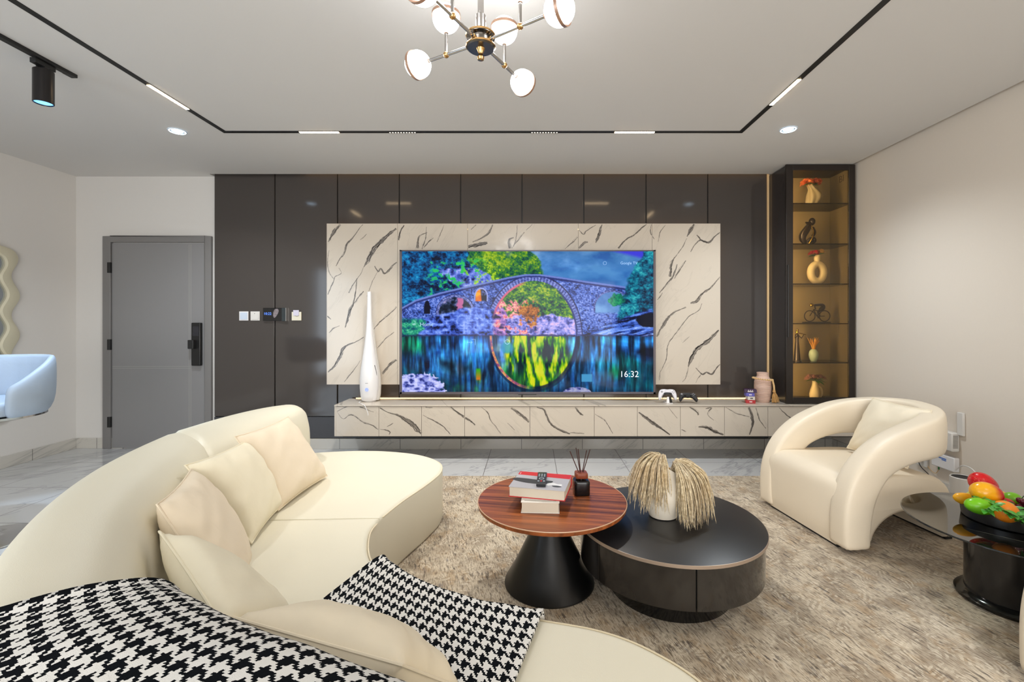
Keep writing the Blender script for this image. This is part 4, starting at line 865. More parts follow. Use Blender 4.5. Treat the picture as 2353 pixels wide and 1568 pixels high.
# bottom: cream vase with pink flowers
def handle_vase(x, y, z, mat):
    m = MB(); m.lathe([(.036, 0), (.042, .01), (.046, .04), (.038, .085), (.026, .12), (.022, .15), (.024, .165), (.019, .165), (.016, .13)], 28, c=(x, y, z), cap1=False)
    m.tube(spline([(x + .018, y, z + .12), (x + .05, y, z + .10), (x + .062, y, z + .05), (x + .045, y, z + .015)], 6), .013, 10); return m.build('handled_vase', mat)
flowers('handled_vase', 'cream vase with a looped side on the bottom cabinet shelf', 'vase', X_(1872, YS), YS, shz[5] + .001, None, M_cream, 'dusty pink flower bunch in the bottom shelf vase',
        [plain('dusty_pink_petal', (188, 136, 122), .6), plain('mauve_petal', (150, 110, 104), .6)], .07, 7, .026, .19, 41, handle_vase)

# ------------------------------------------------------------------ things on the console
zt_ = zct + .0005
# humidifier
y = 4.25; x = X_(851, y)
t = T('humidifier', 'tall white teardrop humidifier with a long thin spout', 'humidifier', (x, y, zt_))
hz = [(0, .058), (.01, .074), (.05, .086), (.12, .093), (.20, .094), (.28, .086), (.36, .074), (.44, .060), (.52, .048), (.60, .038), (.70, .029), (.80, .024), (.92, .021), (1.015, .019), (1.018, .016), (.99, .012)]
m = MB(); rings = []
for h, r in hz: rings.append([(x - .008 + .012 * math.sin(min(1, h / .6) * PI * .5) * 0 + r * .93 * math.cos(a), y - .01 + r * .72 * math.sin(a), zt_ + .004 + h) for a in [2 * PI * i / 32 for i in range(32)]])
m.loops(rings); body = m.build('tank', M_white, t)
m = MB(); rings = []
for h, r in [(0, .05), (.01, .07), (.06, .082), (.15, .09), (.25, .083), (.35, .066), (.45, .048), (.55, .034), (.65, .022), (.73, .010)]: rings.append([(x + .026 - .02 * (h / .73) + r * .75 * math.cos(a), y + .025 + r * .7 * math.sin(a), zt_ + .004 + h) for a in [2 * PI * i / 28 for i in range(28)]])
m.loops(rings); m.build('rear_shell', M_white2, t)
m = MB(); m.tube([(x + .052, y - .042, zt_ + .34), (x + .066, y - .034, zt_ + .27), (x + .070, y - .03, zt_ + .20)], .003, 6); m.build('slot', M_black, t)
m = MB(); m.torus(.013, .0018, Matrix.Translation((x - .008, y - .0785, zt_ + .118)) @ RX, 24, 6); m.tube([(x - .008, y - .079, zt_ + .112), (x - .008, y - .079, zt_ + .126)], .002, 5); m.build('power_icon', glow('icon_blue', (90, 130, 240), 1.0), t)
m = MB(); m.box(x - .021, x + .003, y - .079, y - .076, zt_ + .176, zt_ + .179); m.build('brand_mark', plain('grey_mark', (120, 120, 126), .4), t)
m = MB(); m.lathe([(.05, 0), (.05, .004)], 24, c=(x, y, zt_)); m.build('foot', M_white2, t)
cd = spline([(x - .075, y - .05, zt_ + .0045), (x - .07, y - .10, zt_ + .0045), (x - .01, y - .18, zt_ + .0045), (x + .02, YC - .013, zt_ - .006), (x + .045, YC - .014, zt_ - .06), (x + .05, YC - .013, zt_ - .09)], 8)
m = MB(); m.tube(cd, .0032, 8); tag(m.build('white_cable', M_white), 'thin white cable hanging over the console edge below the humidifier', 'cable')
# game controllers
ctl = sp2([(-.062, .030), (-.03, .037), (0, .034), (.03, .037), (.062, .030), (.078, .002), (.083, -.04), (.074, -.062), (.058, -.052), (.040, -.018), (.02, -.010), (0, -.012), (-.02, -.010), (-.040, -.018), (-.058, -.052), (-.074, -.062), (-.083, -.04), (-.078, .002)], 5, True)
def controller(name, lab, Mx, shell, face, grp):
    loc = Mx.translation; t = T(name, lab, 'controller', tuple(loc), group=grp)
    m = MB(); rprism(m, ctl, -.018, .016, .014, .014, 5, Mx); m.build('shell', shell, t)
    m = MB(); fp_ = sp2([(-.028, .004), (.028, .004), (.036, -.012), (.05, -.045), (.044, -.046), (.030, -.018), (0, -.014), (-.030, -.018), (-.044, -.046), (-.05, -.045), (-.036, -.012)], 4, True); m.prism(fp_, .0155, .0185, Mx); m.build('face_plate', face, t)
    m = MB(); m.prism([(-.026, .030), (.026, .030), (.022, .006), (-.022, .006)], .0155, .019, Mx); m.build('touchpad', shell, t, bevel=.002)
    for sx in (-.026, .026): m = MB(); m.lathe([(.005, .016), (.005, .024), (.009, .025), (.009, .028), (.006, .030), (0, .0285)], 14, Mx @ Matrix.Translation((sx, -.006, 0))); m.build('thumbstick', M_black, t)
    m = MB()
    for k in range(4): a = PI / 2 * k; m.lathe([(.004, .0155), (.004, .0185), (0, .0185)], 10, Mx @ Matrix.Translation((.052 + .011 * math.cos(a), .012 + .011 * math.sin(a), 0)))
    m.box(-.062, -.042, .0085, .0155, .0155, .018, Mx); m.box(-.0555, -.0485, .002, .022, .0155, .018, Mx); m.build('buttons', plain('controller_buttons', (150, 150, 155), .4), t)
xw, yw = X_(1533, 4.17), 4.17
Mw = Matrix.Translation((xw, yw, zt_ + .086)) @ Matrix.Rotation(math.radians(-6), 4, 'Z') @ Matrix.Rotation(math.radians(76), 4, 'X')
controller('white_game_controller', 'white game controller standing upright on its charging dock', Mw, plain('controller_white', (216, 214, 220), .4), M_black, 'game controllers on the console')
t = T('charging_dock', 'small white and black charging dock under the white controller', 'charging dock', (xw, yw, zt_))
m = MB(); m.prism([(-.028, -.05), (.028, -.05), (.032, .05), (-.032, .05)], 0, .008, Matrix.Translation((xw + .008, yw, zt_))); m.build('dock_base', M_white, t, bevel=.002)
m = MB(); m.add([(xw - .02, yw - .052, zt_ + .008), (xw + .004, yw - .052, zt_ + .008), (xw + .004, yw - .03, zt_ + .008), (xw - .02, yw - .03, zt_ + .008), (xw - .012, yw - .036, zt_ + .058), (xw + .004, yw - .036, zt_ + .058), (xw + .004, yw - .028, zt_ + .058), (xw - .012, yw - .028, zt_ + .058)], [(0, 1, 2, 3), (4, 5, 6, 7), (0, 1, 5, 4), (1, 2, 6, 5), (2, 3, 7, 6), (3, 0, 4, 7)]); m.build('dock_wing', M_white, t)
m = MB(); m.add([(xw + .005, yw - .053, zt_ + .008), (xw + .03, yw - .053, zt_ + .008), (xw + .03, yw - .03, zt_ + .008), (xw + .005, yw - .03, zt_ + .008), (xw + .005, yw - .037, zt_ + .06), (xw + .022, yw - .037, zt_ + .06), (xw + .022, yw - .028, zt_ + .06), (xw + .005, yw - .028, zt_ + .06)], [(0, 1, 2, 3), (4, 5, 6, 7), (0, 1, 5, 4), (1, 2, 6, 5), (2, 3, 7, 6), (3, 0, 4, 7)]); m.build('dock_pillar', M_blackgloss, t)
xk, yk = X_(1580, 4.17), 4.175
Mk = Matrix.Translation((xk, yk, zt_ + .056)) @ Matrix.Rotation(math.radians(-8), 4, 'Z') @ Matrix.Rotation(math.radians(34), 4, 'X') 
controller('black_game_controller', 'black game controller lying flat beside the white one', Mk, plain('controller_black', (30, 30, 32), .45), M_black, 'game controllers on the console')
# stack of small card boxes
xb_, yb_ = X_(1723, 4.16), 4.16
bc = [((176, 40, 44), .080, .030, 0, 'red card box, lowest of the small stack by the ribbed vase'), ((214, 206, 198), .062, .033, .002, 'white card box, third from the top of the small stack'), ((96, 92, 176), .072, .032, -.006, 'lilac-blue card box, second from the top of the small stack'), ((52, 22, 62), .102, .032, .000, 'dark purple card box on top of the small stack')]
z = zt_
for k, (c, wd, h, dx, lab) in enumerate(bc):
    t = T('card_box', lab, 'box', (xb_ + dx, yb_, z), group='small card boxes stacked on the console')
    R = Matrix.Translation((xb_ + dx, yb_, z)) @ Matrix.Rotation(math.radians((-14, -6, -10, -18)[k]), 4, 'Z')
    m = MB(); m.box(-wd / 2, wd / 2, -.032, .032, .0003, h - .0003, R); m.build('carton', plain('card_%d' % k, c, .45), t, bevel=.002)
    m = MB(); lc = (236, 228, 228) if k != 1 else (60, 52, 60)
    if k == 3:
        for q in (-.016, .0, .016): m.box(q - .004, q + .003, -.0328, -.031, h * .62, h * .82, R)
        m.box(-.024, .022, -.0328, -.031, h * .28, h * .50, R)
    else:
        m.box(-.011, -.001, -.0328, -.031, h * .34, h * .64, R); m.box(.001, .011, -.0328, -.031, h * .34, h * .64, R)
    m.build('label_print', plain('print_%d' % k, lc, .5), t); z += h
# ribbed vase with beads
xv, yv = X_(1752, 4.22), 4.22
t = T('ribbed_vase', 'pink-cream ribbed cylinder vase on the console by the cabinet', 'vase', (xv, yv, zt_))
prof = []
base_p = [(0, .062), (.02, .070), (.08, .078), (.14, .081), (.19, .079), (.215, .070), (.235, .058), (.25, .055), (.272, .058)]
for k in range(66):
    h = .272 * k / 65; r = np.interp(h, [p[0] for p in base_p], [p[1] for p in base_p]); prof.append((r * (.96 + .018 * math.cos(k * PI * 2 / 3.2)) - .004, h))
prof += [(.05, .272), (.046, .25), (.045, .2)]
g = G('ribbed_clay'); o_, x_, y_, z_ = g.pos(); n_ = g.noise(g.comb(g.math('MULTIPLY', x_, 8), g.math('MULTIPLY', y_, 8), g.math('MULTIPLY', z_, 120)), 1, 3, .6); g.set(color=g.mix(n_, lin((186, 146, 128)), lin((226, 200, 184))), rough=.7)
m = MB(); m.lathe(prof, 36, c=(xv, yv, zt_), cap1=False); m.build('vase_body', g.m, t)
t = T('bead_garland', 'wooden bead garland with straw tassel round the ribbed vase', 'garland', (xv, yv, zt_ + .2))
M_bead = plain('wood_bead', (216, 180, 128), .5)
m = MB()
for k in range(26):
    a = 2 * PI * k / 26; m.ball((xv + .083 * math.cos(a), yv + .083 * math.sin(a), zt_ + .212 - .008 * math.cos(a) ), .0088, 10, 8)
bp = spline([(xv + .060, yv - .062, zt_ + .200), (xv + .066, yv - .070, zt_ + .160), (xv + .068, yv - .072, zt_ + .125)], 4)
for k, p in enumerate(bp): m.ball(p, .009, 10, 8)
m.build('beads', M_bead, t)
m = MB(); rr = random.Random(9); c = Vector((xv + .068, yv - .072, zt_ + .115))
for k in range(90):
    a, q = rr.uniform(0, 2 * PI), math.sqrt(rr.random()); e = Vector((c.x + .012 + .034 * q * math.cos(a), c.y + .02 * q * math.sin(a), zt_ + .004 + rr.uniform(0, .012))); m.tube([c, c.lerp(e, .5) + Vector((.006 * q * math.cos(a), 0, .004)), e], .0018, 4)
m.tube([c + Vector((0, 0, .006)), c - Vector((0, 0, .015))], [.01, .014], 10); m.build('tassel', plain('straw', (196, 152, 92), .7, var=(80, .2)), t)

# ------------------------------------------------------------------ rug
m = MB(); rprism(m, [(-2.05, .1), (2.62, .1), (2.62, 3.627), (-2.05, 3.627)], .0008, .011, .004, .002, 3)
tag(m.build('rug', M_rug), 'large distressed beige and brown woven rug under the coffee tables', 'rug'); ZR = .0114

# ------------------------------------------------------------------ sofa
sofa = T('curved_sofa', 'large cream leather crescent sofa with a curved low back', 'sofa', (-.9, 1.8, 0))
ZS = .33
seamA, seamB = (-.70, 2.105), (-1.50, 2.07)
far_edge = sp2([seamA, (-.655, 2.32), (-.585, 2.56), (-.548, 2.78), (-.60, 2.97), (-.78, 3.13), (-1.07, 3.215), (-1.38, 3.20), (-1.66, 3.10), (-1.72, 2.9)], 7)
back_in = sp2([(-1.72, 2.9), (-1.66, 2.5), (-1.55, 2.2), seamB], 5)
out = far_edge + back_in[1:]; lat = [1.0] * len(out); lat[0] = .35; lat[-1] = .3
# along the seam between the two seat parts the rounding stays tight
n_seam = 10; seam = [(seamB[0] + (seamA[0] - seamB[0]) * k / n_seam, seamB[1] + (seamA[1] - seamB[1]) * k / n_seam) for k in range(1, n_seam)]
o1 = out + seam; l1 = lat + [.28] * len(seam)
m = MB(); rprism(m, o1, .014, ZS, .022, .015, 5, lat=l1); m.build('seat_section', M_leather, sofa, sharp=60)
near_edge = sp2([seamA, (-.70, 1.97), (-.63, 1.77), (-.51, 1.625), (-.33, 1.515), (-.15, 1.44), (.04, 1.392), (.20, 1.347), (.324, 1.273), (.433, 1.148), (.47, .98), (.40, .80), (.22, .68), (.0, .62)], 7)
inn = sp2([(.0, .62), (-.3, .70), (-.65, .87), (-.98, 1.15), (-1.25, 1.58), (-1.42, 1.9), seamB], 6)
o2 = near_edge + inn[1:] + seam; l2 = [1.0] * (len(near_edge) + len(inn) - 1) + [.28] * len(seam); l2[0] = .35
m = MB(); rprism(m, o2, .014, ZS, .022, .015, 5, lat=l2); m.build('seat_section', M_leather, sofa, sharp=60)
outer = [(-1.60, 3.20), (-1.72, 3.13), (-1.82, 3.02), (-1.895, 2.78), (-1.915, 2.42)]
outer2 = [(-1.915, 2.42), (-1.84, 2.085), (-1.73, 1.76), (-1.56, 1.44), (-1.36, 1.15), (-1.10, .84), (-.78, .58), (-.40, .42), (-.05, .37)]
inner2 = [(-.02, .59), (-.18, .665), (-.54, .825), (-.80, .98), (-.97, 1.165), (-1.15, 1.405), (-1.29, 1.70), (-1.43, 2.06)]
inner1 = [(-1.43, 2.06), (-1.475, 2.4), (-1.49, 2.75), (-1.475, 3.05)]
ZBK = .68
def resample(pts, n):
    acc = [0.0]
    for a, b in zip(pts[:-1], pts[1:]): acc.append(acc[-1] + (Vector(b) - Vector(a)).length)
    out = []
    for k in range(n):
        q = acc[-1] * k / (n - 1); i = min(len(pts) - 2, max(j for j in range(len(pts)) if acc[j] <= q + 1e-9)); d = acc[i + 1] - acc[i]
        out.append(Vector(pts[i]).lerp(Vector(pts[i + 1]), (q - acc[i]) / d if d > 1e-9 else 0))
    return out
SEC = [(.035, .016), (0, .05), (0, .30), (.0, .52), (.004, .585), (.018, .622), (.05, .648), (.11, .664), (.2, .675), (.34, .680), (.5, .679), (.65, .672), (.78, .655), (.88, .622), (.95, .57), (.985, .50), (1, .42), (1, .30), (1, .05), (.97, .016)]
def backrest(oo, ii, round_start):
    n = 44; a = resample(sp2(oo, 9), n); b = resample(sp2(ii, 9), n); rings = []
    tot = sum((a[k + 1] - a[k]).length for k in range(n - 1)); d = 0
    for k in range(n):
        if k: d += (a[k] - a[k - 1]).length
        e = d if round_start else 9; f = 1.0; sh = 1.0
        if e < .13: f = math.sqrt(max(0, 1 - (1 - e / .13) ** 2)); sh = .80 + .20 * f
        end = min(d, tot - d); tight = 1 - .012 * max(0, 1 - end / .012)
        ring = []
        for t, z in SEC:
            tt = .5 + (t - .5) * sh * tight; p = a[k].lerp(b[k], tt); zz = z if z < .3 else .3 + (z - .3) * (.70 + .30 * f) * (1 - .02 * max(0, 1 - end / .012)); ring.append((p.x, p.y, zz))
        rings.append(ring)
    m = MB(); m.loops(rings); return m.build('backrest', M_leather, sofa, sharp=60)
backrest(outer, inner1[::-1], True)
backrest(outer2, inner2[::-1], False)
# stitched piping along the front rim of the seat
for ed in (far_edge[:-12], near_edge[1:-6]): m = MB(); m.tube([(x, y, ZS - .010) for x, y in inset(ed, .003)[1:-1]], .0032, 6); m.build('piping', M_pipe, sofa)

# pillows
def pillow(name, label, c, thick, mat, seed, front, grp=None):
    """c = four corners in order (low-left, low-right, high-right, high-left)"""
    c = [Vector(p) for p in c]; n = 26; nrm = ((c[1] - c[0]).cross(c[3] - c[0])).normalized()
    if nrm.dot(Vector(front)) < 0: nrm = -nrm
    ctr = sum(c, Vector()) / 4
    def P(u, v, s):
        uu = u * (1 - .055 * (1 - v * v)); vv = v * (1 - .055 * (1 - u * u)); a, b = (uu + 1) / 2, (vv + 1) / 2
        p = (c[0] * (1 - a) + c[1] * a) * (1 - b) + (c[3] * (1 - a) + c[2] * a) * b
        h = (max(0, 1 - abs(u) ** 2.6) * max(0, 1 - abs(v) ** 2.6)) ** .5
        e = max(abs(u), abs(v)); wr = mnoise.noise(Vector((u * 2.2 + seed, v * 2.2, s * 3.1))) * .006 + mnoise.noise(Vector(((u - v) * 3.2 + seed, (u + v) * 1.1, s * 5.1))) * .010 * (.25 + e * e)
        return p + nrm * s * (h * thick / 2 + wr * min(1, h * 2.5))
    m = MB(); g1 = [[P(-1 + 2 * i / n, -1 + 2 * j / n, 1) for i in range(n + 1)] for j in range(n + 1)]; g0 = [[P(-1 + 2 * i / n, -1 + 2 * j / n, -1) for i in range(n + 1)] for j in range(n + 1)]
    m.loops(g1, closed=False, cap0=False, cap1=False); m.loops(g0[::-1], closed=False, cap0=False, cap1=False)
    t = T(name, label, 'cushion', tuple(min(c, key=lambda p: p.z)), group=grp)
    m.build('cover', mat, t, sharp=75)
    bd = [g1[0][i] for i in range(n)] + [g1[j][n] for j in range(n)] + [g1[n][n - i] for i in range(n)] + [g1[n - j][0] for j in range(n)]
    m = MB(); m.tube(bd, .0034, 6, closed=True); m.build('piping', mat, t)
    return t
GP = 'cushions on the curved sofa'; zb = ZS + .012
pillow('sofa_cushion', 'beige cushion at the far end of the sofa row, nearest the console', [(-1.20, 2.16, zb), (-1.185, 2.645, zb), (-1.405, 2.63, .69), (-1.40, 2.15, .695)], .15, M_cush[2], 1.3, (1, -.2, .3), GP)
pillow('sofa_cushion', 'ivory cushion second from the console end, between two beige ones', [(-1.13, 1.84, zb), (-1.215, 2.215, zb), (-1.37, 2.18, .665), (-1.37, 1.80, .67)], .16, M_cush[1], 4.1, (1, -.3, .3), GP)
pillow('sofa_cushion', 'beige cushion in the middle of the sofa row, third from the console', [(-.90, 1.36, zb), (-1.055, 1.71, zb), (-1.345, 1.80, .655), (-1.185, 1.44, .66)], .16, M_cush[2], 7.7, (1, .3, .3), GP)
pillow('sofa_cushion', 'shiny ivory cushion leaning just beside the top corner of the throw', [(-.925, 1.50, zb), (-.55, 1.15, zb), (-.66, .965, .60), (-1.075, 1.315, .632)], .155, M_cush[1], 11.2, (.7, .8, .3), GP)
pillow('sofa_cushion', 'ivory cushion lying on the throw, nearest the camera', [(-.58, 1.22, zb + .034), (-.16, 1.07, zb + .034), (-.245, .865, .585), (-.655, 1.00, .588)], .17, M_cush[0], 15.9, (.3, .9, .3), GP)

# houndstooth throw
def throw():
    off = .012
    st = [  # (left, middle, right)
        ((-1.15, .66, .10), (-.84, .47, .10), (-.38, .30, .10)),
        ((-1.15, .67, .45), (-.85, .48, .45), (-.385, .31, .45)),
        ((-1.125, .72, .62), (-.82, .53, .62), (-.37, .35, .62)),
        ((-1.06, .79, .68), (-.76, .60, .69), (-.33, .42, .68)),
        ((-.965, .84, .702), (-.69, .64, .698), (-.26, .51, .698)),
        ((-.865, .915, .700), (-.61, .745, .703), (-.20, .605, .70)),
        ((-.795, .972, .675), (-.54, .835, .678), (-.155, .682, .676)),
        ((-.765, 1.005, .60), (-.515, .875, .60), (-.135, .722, .60)),
        ((-.75, 1.025, .46), (-.505, .895, .46), (-.13, .738, .46)),
        ((-.745, 1.06, .36), (-.49, .935, .36), (-.115, .775, .36)),
        ((-.73, 1.19, .343), (-.44, 1.06, .343), (-.095, .88, .343)),
        ((-.68, 1.40, .343), (-.385, 1.25, .343), (-.045, 1.10, .343)),
        ((-.615, 1.60, .343), (-.33, 1.42, .343), (.005, 1.28, .343)),
        ((-.575, 1.715, .343), (-.30, 1.50, .343), (.035, 1.385, .343)),
        ((-.56, 1.738, .325), (-.292, 1.522, .325), (.04, 1.407, .325)),
        ((-.558, 1.742, .25), (-.29, 1.528, .25), (.042, 1.412, .25)),
        ((-.557, 1.744, .15), (-.29, 1.530, .15), (.043, 1.414, .15))]
    NU = 40
    cols = []
    for k in range(NU + 1):
        t = k / NU; line = []
        for a, b, c in st:
            a, b, c = Vector(a), Vector(b), Vector(c); line.append(a * (2 * (t - .5) * (t - 1)) + b * (-4 * t * (t - 1)) + c * (2 * t * (t - .5)))
        cols.append(spline([tuple(p) for p in line], 6))
    rows = len(cols[0]); mid = cols[NU // 2]; acc = [0.0]
    for j in range(1, rows): acc.append(acc[-1] + (mid[j] - mid[j - 1]).length)
    m = MB(); m.uv = []
    vs, fs = [], []
    for j in range(rows):
        for k in range(NU + 1):
            p = cols[k][j]; hem = .006 * (math.exp(-((k) / 1.2) ** 2) + math.exp(-((NU - k) / 1.2) ** 2))
            wv = mnoise.noise(Vector((k * .16, j * .13, 2))) * .006
            vs.append((p.x, p.y, p.z + max(-.002, wv) + hem)); m.uv.append((k / NU * .76, acc[j]))
    for j in range(rows - 1):
        for k in range(NU): a = j * (NU + 1) + k; fs.append((a, a + 1, a + NU + 2, a + NU + 1))
    m.add(vs, fs); o = m.build('houndstooth_throw', M_hound, sharp=180)
    d = o.modifiers.new('thick', 'SOLIDIFY'); d.thickness = .009; d.offset = 1.0 if o.data.polygons[rows * 20].normal.z > 0 else -1.0
    return tag(o, 'black and white houndstooth throw draped over the sofa back and seat', 'blanket')
throw()

# ------------------------------------------------------------------ armchairs
def armchair():
    t = T('armchair', 'cream leather tub armchair with looped arms beside the glass cabinet', 'armchair', (0, 0, 0), group='looped cream armchairs')
    # local frame: x runs from front to back, y across
    prof = [(.02, .012), (.006, .10), (.006, .26), (.02, .335), (.06, .375), (.12, .388), (.30, .384), (.46, .382), (.58, .372), (.67, .335), (.72, .27), (.742, .17), (.752, .06), (.752, .012), (.69, .012), (.675, .05), (.64, .105), (.58, .148), (.50, .172), (.42, .172), (.34, .150), (.28, .110), (.24, .06), (.225, .012)]
    pp = sp2(prof[:14], 4) + sp2(prof[14:], 4)
    m = MB(); rprism(m, pp, -.295, .295, .028, .028, 4, Matrix(((1, 0, 0, 0), (0, 0, 1, 0), (0, 1, 0, 0), (0, 0, 0, 1)))); m.build('seat_body', M_leather2, t, sharp=50)
    U = [(.0, .012), (-.006, .12), (.0, .25), (.035, .37), (.105, .475), (.22, .57), (.37, .64), (.54, .69), (.74, .725)]
    Lw = [(.15, .012), (.155, .10), (.168, .20), (.205, .31), (.275, .40), (.37, .445), (.48, .470), (.60, .480), (.76, .485)]
    xc, R = .475, .30; smid = xc + R * PI / 2
    U.append((smid, .738)); Lw.append((smid, .487))
    fine = lambda Q: [(p.x, p.y) for p in spline(Q, 3)]
    U, Lw = fine(U), fine(Lw)
    def plan(s, side, off):
        if s <= xc: return Vector((s, side * (R + off), 0))
        a = (s - xc) / R; return Vector((xc + (R + off) * math.sin(a), side * (R + off) * math.cos(a), 0))
    def P(s, z, side, off): p = plan(s, side, off); p.z = z; return tuple(p)
    rings = []
    seq = [(u, l, -1) for u, l in zip(U, Lw)] + [(u, l, 1) for u, l in list(zip(U, Lw))[-2::-1]]
    for (u, l, sd) in seq:
        ring = []
        for k, off in ((0, -.030), (0, .030), (.015, .054), (.09, .066), (.5, .069), (.91, .066), (.985, .054), (1, .030), (1, -.030), (.985, -.050), (.91, -.060), (.5, -.062), (.09, -.060), (.015, -.050)):
            s = l[0] + (u[0] - l[0]) * k; z = l[1] + (u[1] - l[1]) * k; ring.append(P(s, z, sd, off))
        rings.append(ring)
    m = MB(); m.loops(rings); m.build('looped_arm', M_leather2, t, subsurf=1)
    m = MB(); rows = []
    for (u, l, sd) in seq[6:-6]: s = l[0] + (u[0] - l[0]) * .93; z = l[1] + (u[1] - l[1]) * .93; rows.append(P(s, z, sd, .052))
    m.tube(rows, .0028, 6); m.build('piping', M_pipe, t)
    for q in ((.025, .215), (.70, .745)): m = MB(); m.box(*q, -.275, .275, 0, .012); m.build('foot', M_black, t)
    return t
chair = armchair()
CRZ = math.atan2(.134, .991)
chair.location = (1.605, 2.745, ZR); chair.rotation_euler = (0, 0, CRZ)
dup(chair, (1.735, 1.22, ZR), CRZ, 'cream armchair of which only a sliver shows beside the glass side table')
pillow('chair_cushion', 'cream cushion leaning inside the looped armchair', [(2.06, 2.97, .415), (2.11, 2.55, .415), (2.275, 2.585, .735), (2.225, 2.965, .745)], .13, M_cush[0], 21.0, (-1, -.2, .3))

# ------------------------------------------------------------------ round walnut table with cone foot
cx, cy, zt2 = .098, 2.145, .405
wt = T('walnut_side_table', 'round walnut topped table on a black cone foot', 'coffee table', (cx, cy, ZR))
m = MB(); m.lathe([(0, zt2 - .022), (.336, zt2 - .022), (.345, zt2 - .018), (.347, zt2 - .010), (.3465, zt2 - .0015), (.345, zt2), (0, zt2)], 96, c=(cx, cy, 0)); m.build('table_top', M_wood, wt)
m = MB(); m.torus(.3462, .0022, Matrix.Translation((cx, cy, zt2 - .0012)), 96, 6); m.build('edge_band', M_edge, wt)
m = MB(); m.lathe([(0, ZR), (.207, ZR), (.211, ZR + .004), (.209, ZR + .012), (.172, .085), (.134, .16), (.093, .245), (.058, .32), (.042, .372), (.09, .380), (.09, .384), (0, .384)], 64, c=(cx - .012, cy + .005, 0)); m.build('cone_foot', M_blackmetal, wt)
# books, remote, diffuser
def book(name, lab, M, L, D, H, cover, deco, grp='books on the walnut table'):
    t = T(name, lab, 'book', tuple(M.translation), group=grp)
    M_page = plain('book_pages_' + name, (206, 196, 178), .8, bump=(300, .2, .001))
    m = MB(); m.box(-L / 2 + .004, L / 2 - .004, -D / 2 + .003, D / 2 - .002, .003, H - .003, M); m.build('pages', M_page, t)
    m = MB(); m.box(-L / 2, L / 2, -D / 2, D / 2, 0, .003, M); m.box(-L / 2, L / 2, D / 2 - .003, D / 2, 0, H, M); c = m.build('cover', cover[0], t, bevel=.001)
    m = MB(); m.box(-L / 2, L / 2, -D / 2, D / 2, H - .003, H, M); c = m.build('front_cover', cover[1], t, bevel=.001)
    deco(c, M, H); return t
zT = zt2 + .0002
bw1, bh1 = .172, .052
p1 = Vector((.043, 2.052, zT))
M1 = Matrix.Translation(p1) @ Matrix.Rotation(math.radians(-3), 4, 'Z')
M_cov = plain('white_book_cover', (222, 217, 208), .5); M_red = plain('red_book_cover', (196, 24, 34), .4); M_greyc = plain('silver_book_cover', (176, 174, 180), .35); M_ink = plain('dark_print', (52, 50, 54), .4)
def deco1(c, M, H):
    m = MB(); m.torus(.013, .003, M @ Matrix.Translation((.005, -.02, H + .0002)) @ Matrix.Diagonal((1, 1, .15, 1)), 24, 6); m.box(-.07, .07, -.058, -.056, H, H + .0004, M); m.build('ring_print', M_ink, c)
book('white_book', 'small white book underneath the red one', M1, .168, .15, .048, (M_cov, M_cov), deco1)
M2 = Matrix.Translation(p1 + Vector((.004, .066, .0482))) @ Matrix.Rotation(math.radians(-13), 4, 'Z')
def deco2(c, M, H):
    m = MB(); m.prism([(-.127, .06), (.127, .045), (.127, .105), (-.127, .105)], H, H + .0005, M); m.build('red_band', M_red, c)
    m = MB(); m.prism(sp2([(-.127, .01), (-.08, .012), (-.01, .004), (.055, .0), (.03, -.04), (-.05, -.046), (-.127, -.02)], 5, True), H, H + .0006, M); m.build('dark_sweep', M_ink, c)
    m = MB(); m.prism(sp2([(.035, -.035), (.06, -.02), (.082, -.032), (.10, -.03), (.104, -.05), (.085, -.06), (.06, -.05), (.04, -.058)], 4, True), H, H + .0007, M); m.build('pale_figure', M_white, c)
    m = MB(); m.prism(sp2([(.062, -.056), (.085, -.052), (.105, -.06), (.09, -.07), (.07, -.068)], 4, True), H, H + .0008, M); m.build('dark_figure', M_ink, c)
    text('cover_text', 'I', .03, M @ Vector((-.118, .075, H + .001)), M.to_3x3().normalized(), M_cov, c)
book('red_book', 'thick book with red and silver cover, upper of the two', M2, .256, .212, .046, (M_red, M_greyc), deco2)
zr = p1.z + .0482 + .046 + .0008
Mr = Matrix.Translation((p1.x + .006, p1.y + .055, zr + .0003)) @ Matrix.Rotation(math.radians(-4), 4, 'Z')
t = T('remote_control', 'black remote control lying on the red book', 'remote control', tuple(Mr.translation))
m = MB(); rprism(m, [(-.021, -.075), (.021, -.075), (.022, .075), (-.022, .075)], 0, .018, .005, .004, 4, Mr); m.build('remote_body', plain('remote_dark', (38, 38, 42), .3), t)
m = MB()
for i in range(3):
    for j in range(3): m.box(-.016 + .0125 * i, -.009 + .0125 * i, .035 - .013 * j, .042 - .013 * j, .0178, .0196, Mr)
for i in (-1, 1): m.box(i * .0125 - .004, i * .0125 + .004, -.058, -.046, .0178, .0196, Mr)
m.torus(.011, .002, Mr @ Matrix.Translation((0, -.018, .0182)), 20, 6); m.build('remote_buttons', plain('remote_keys', (150, 158, 164), .4), t)
m = MB(); m.box(-.0035, .0035, -.058, -.046, .0178, .0196, Mr); m.build('red_button', M_red, t)
Yd = 2.205; xd_ = X_(1335, Yd)
t = T('reed_diffuser', 'black reed diffuser bottle with wooden cap and dark sticks', 'diffuser', (xd_, Yd, zT))
Md = Matrix.Translation((xd_, Yd, zT)) @ Matrix.Rotation(math.radians(4), 4, 'Z')
sq = sp2([(-.034, -.034), (0, -.0375), (.034, -.034), (.0375, 0), (.034, .034), (0, .0375), (-.034, .034), (-.0375, 0)], 4, True)
m = MB(); rprism(m, sq, 0, .072, .010, .006, 4, Md); m.lathe([(.014, .07), (.014, .082)], 20, Md); m.build('bottle', plain('black_glass', (14, 14, 16), .16), t)
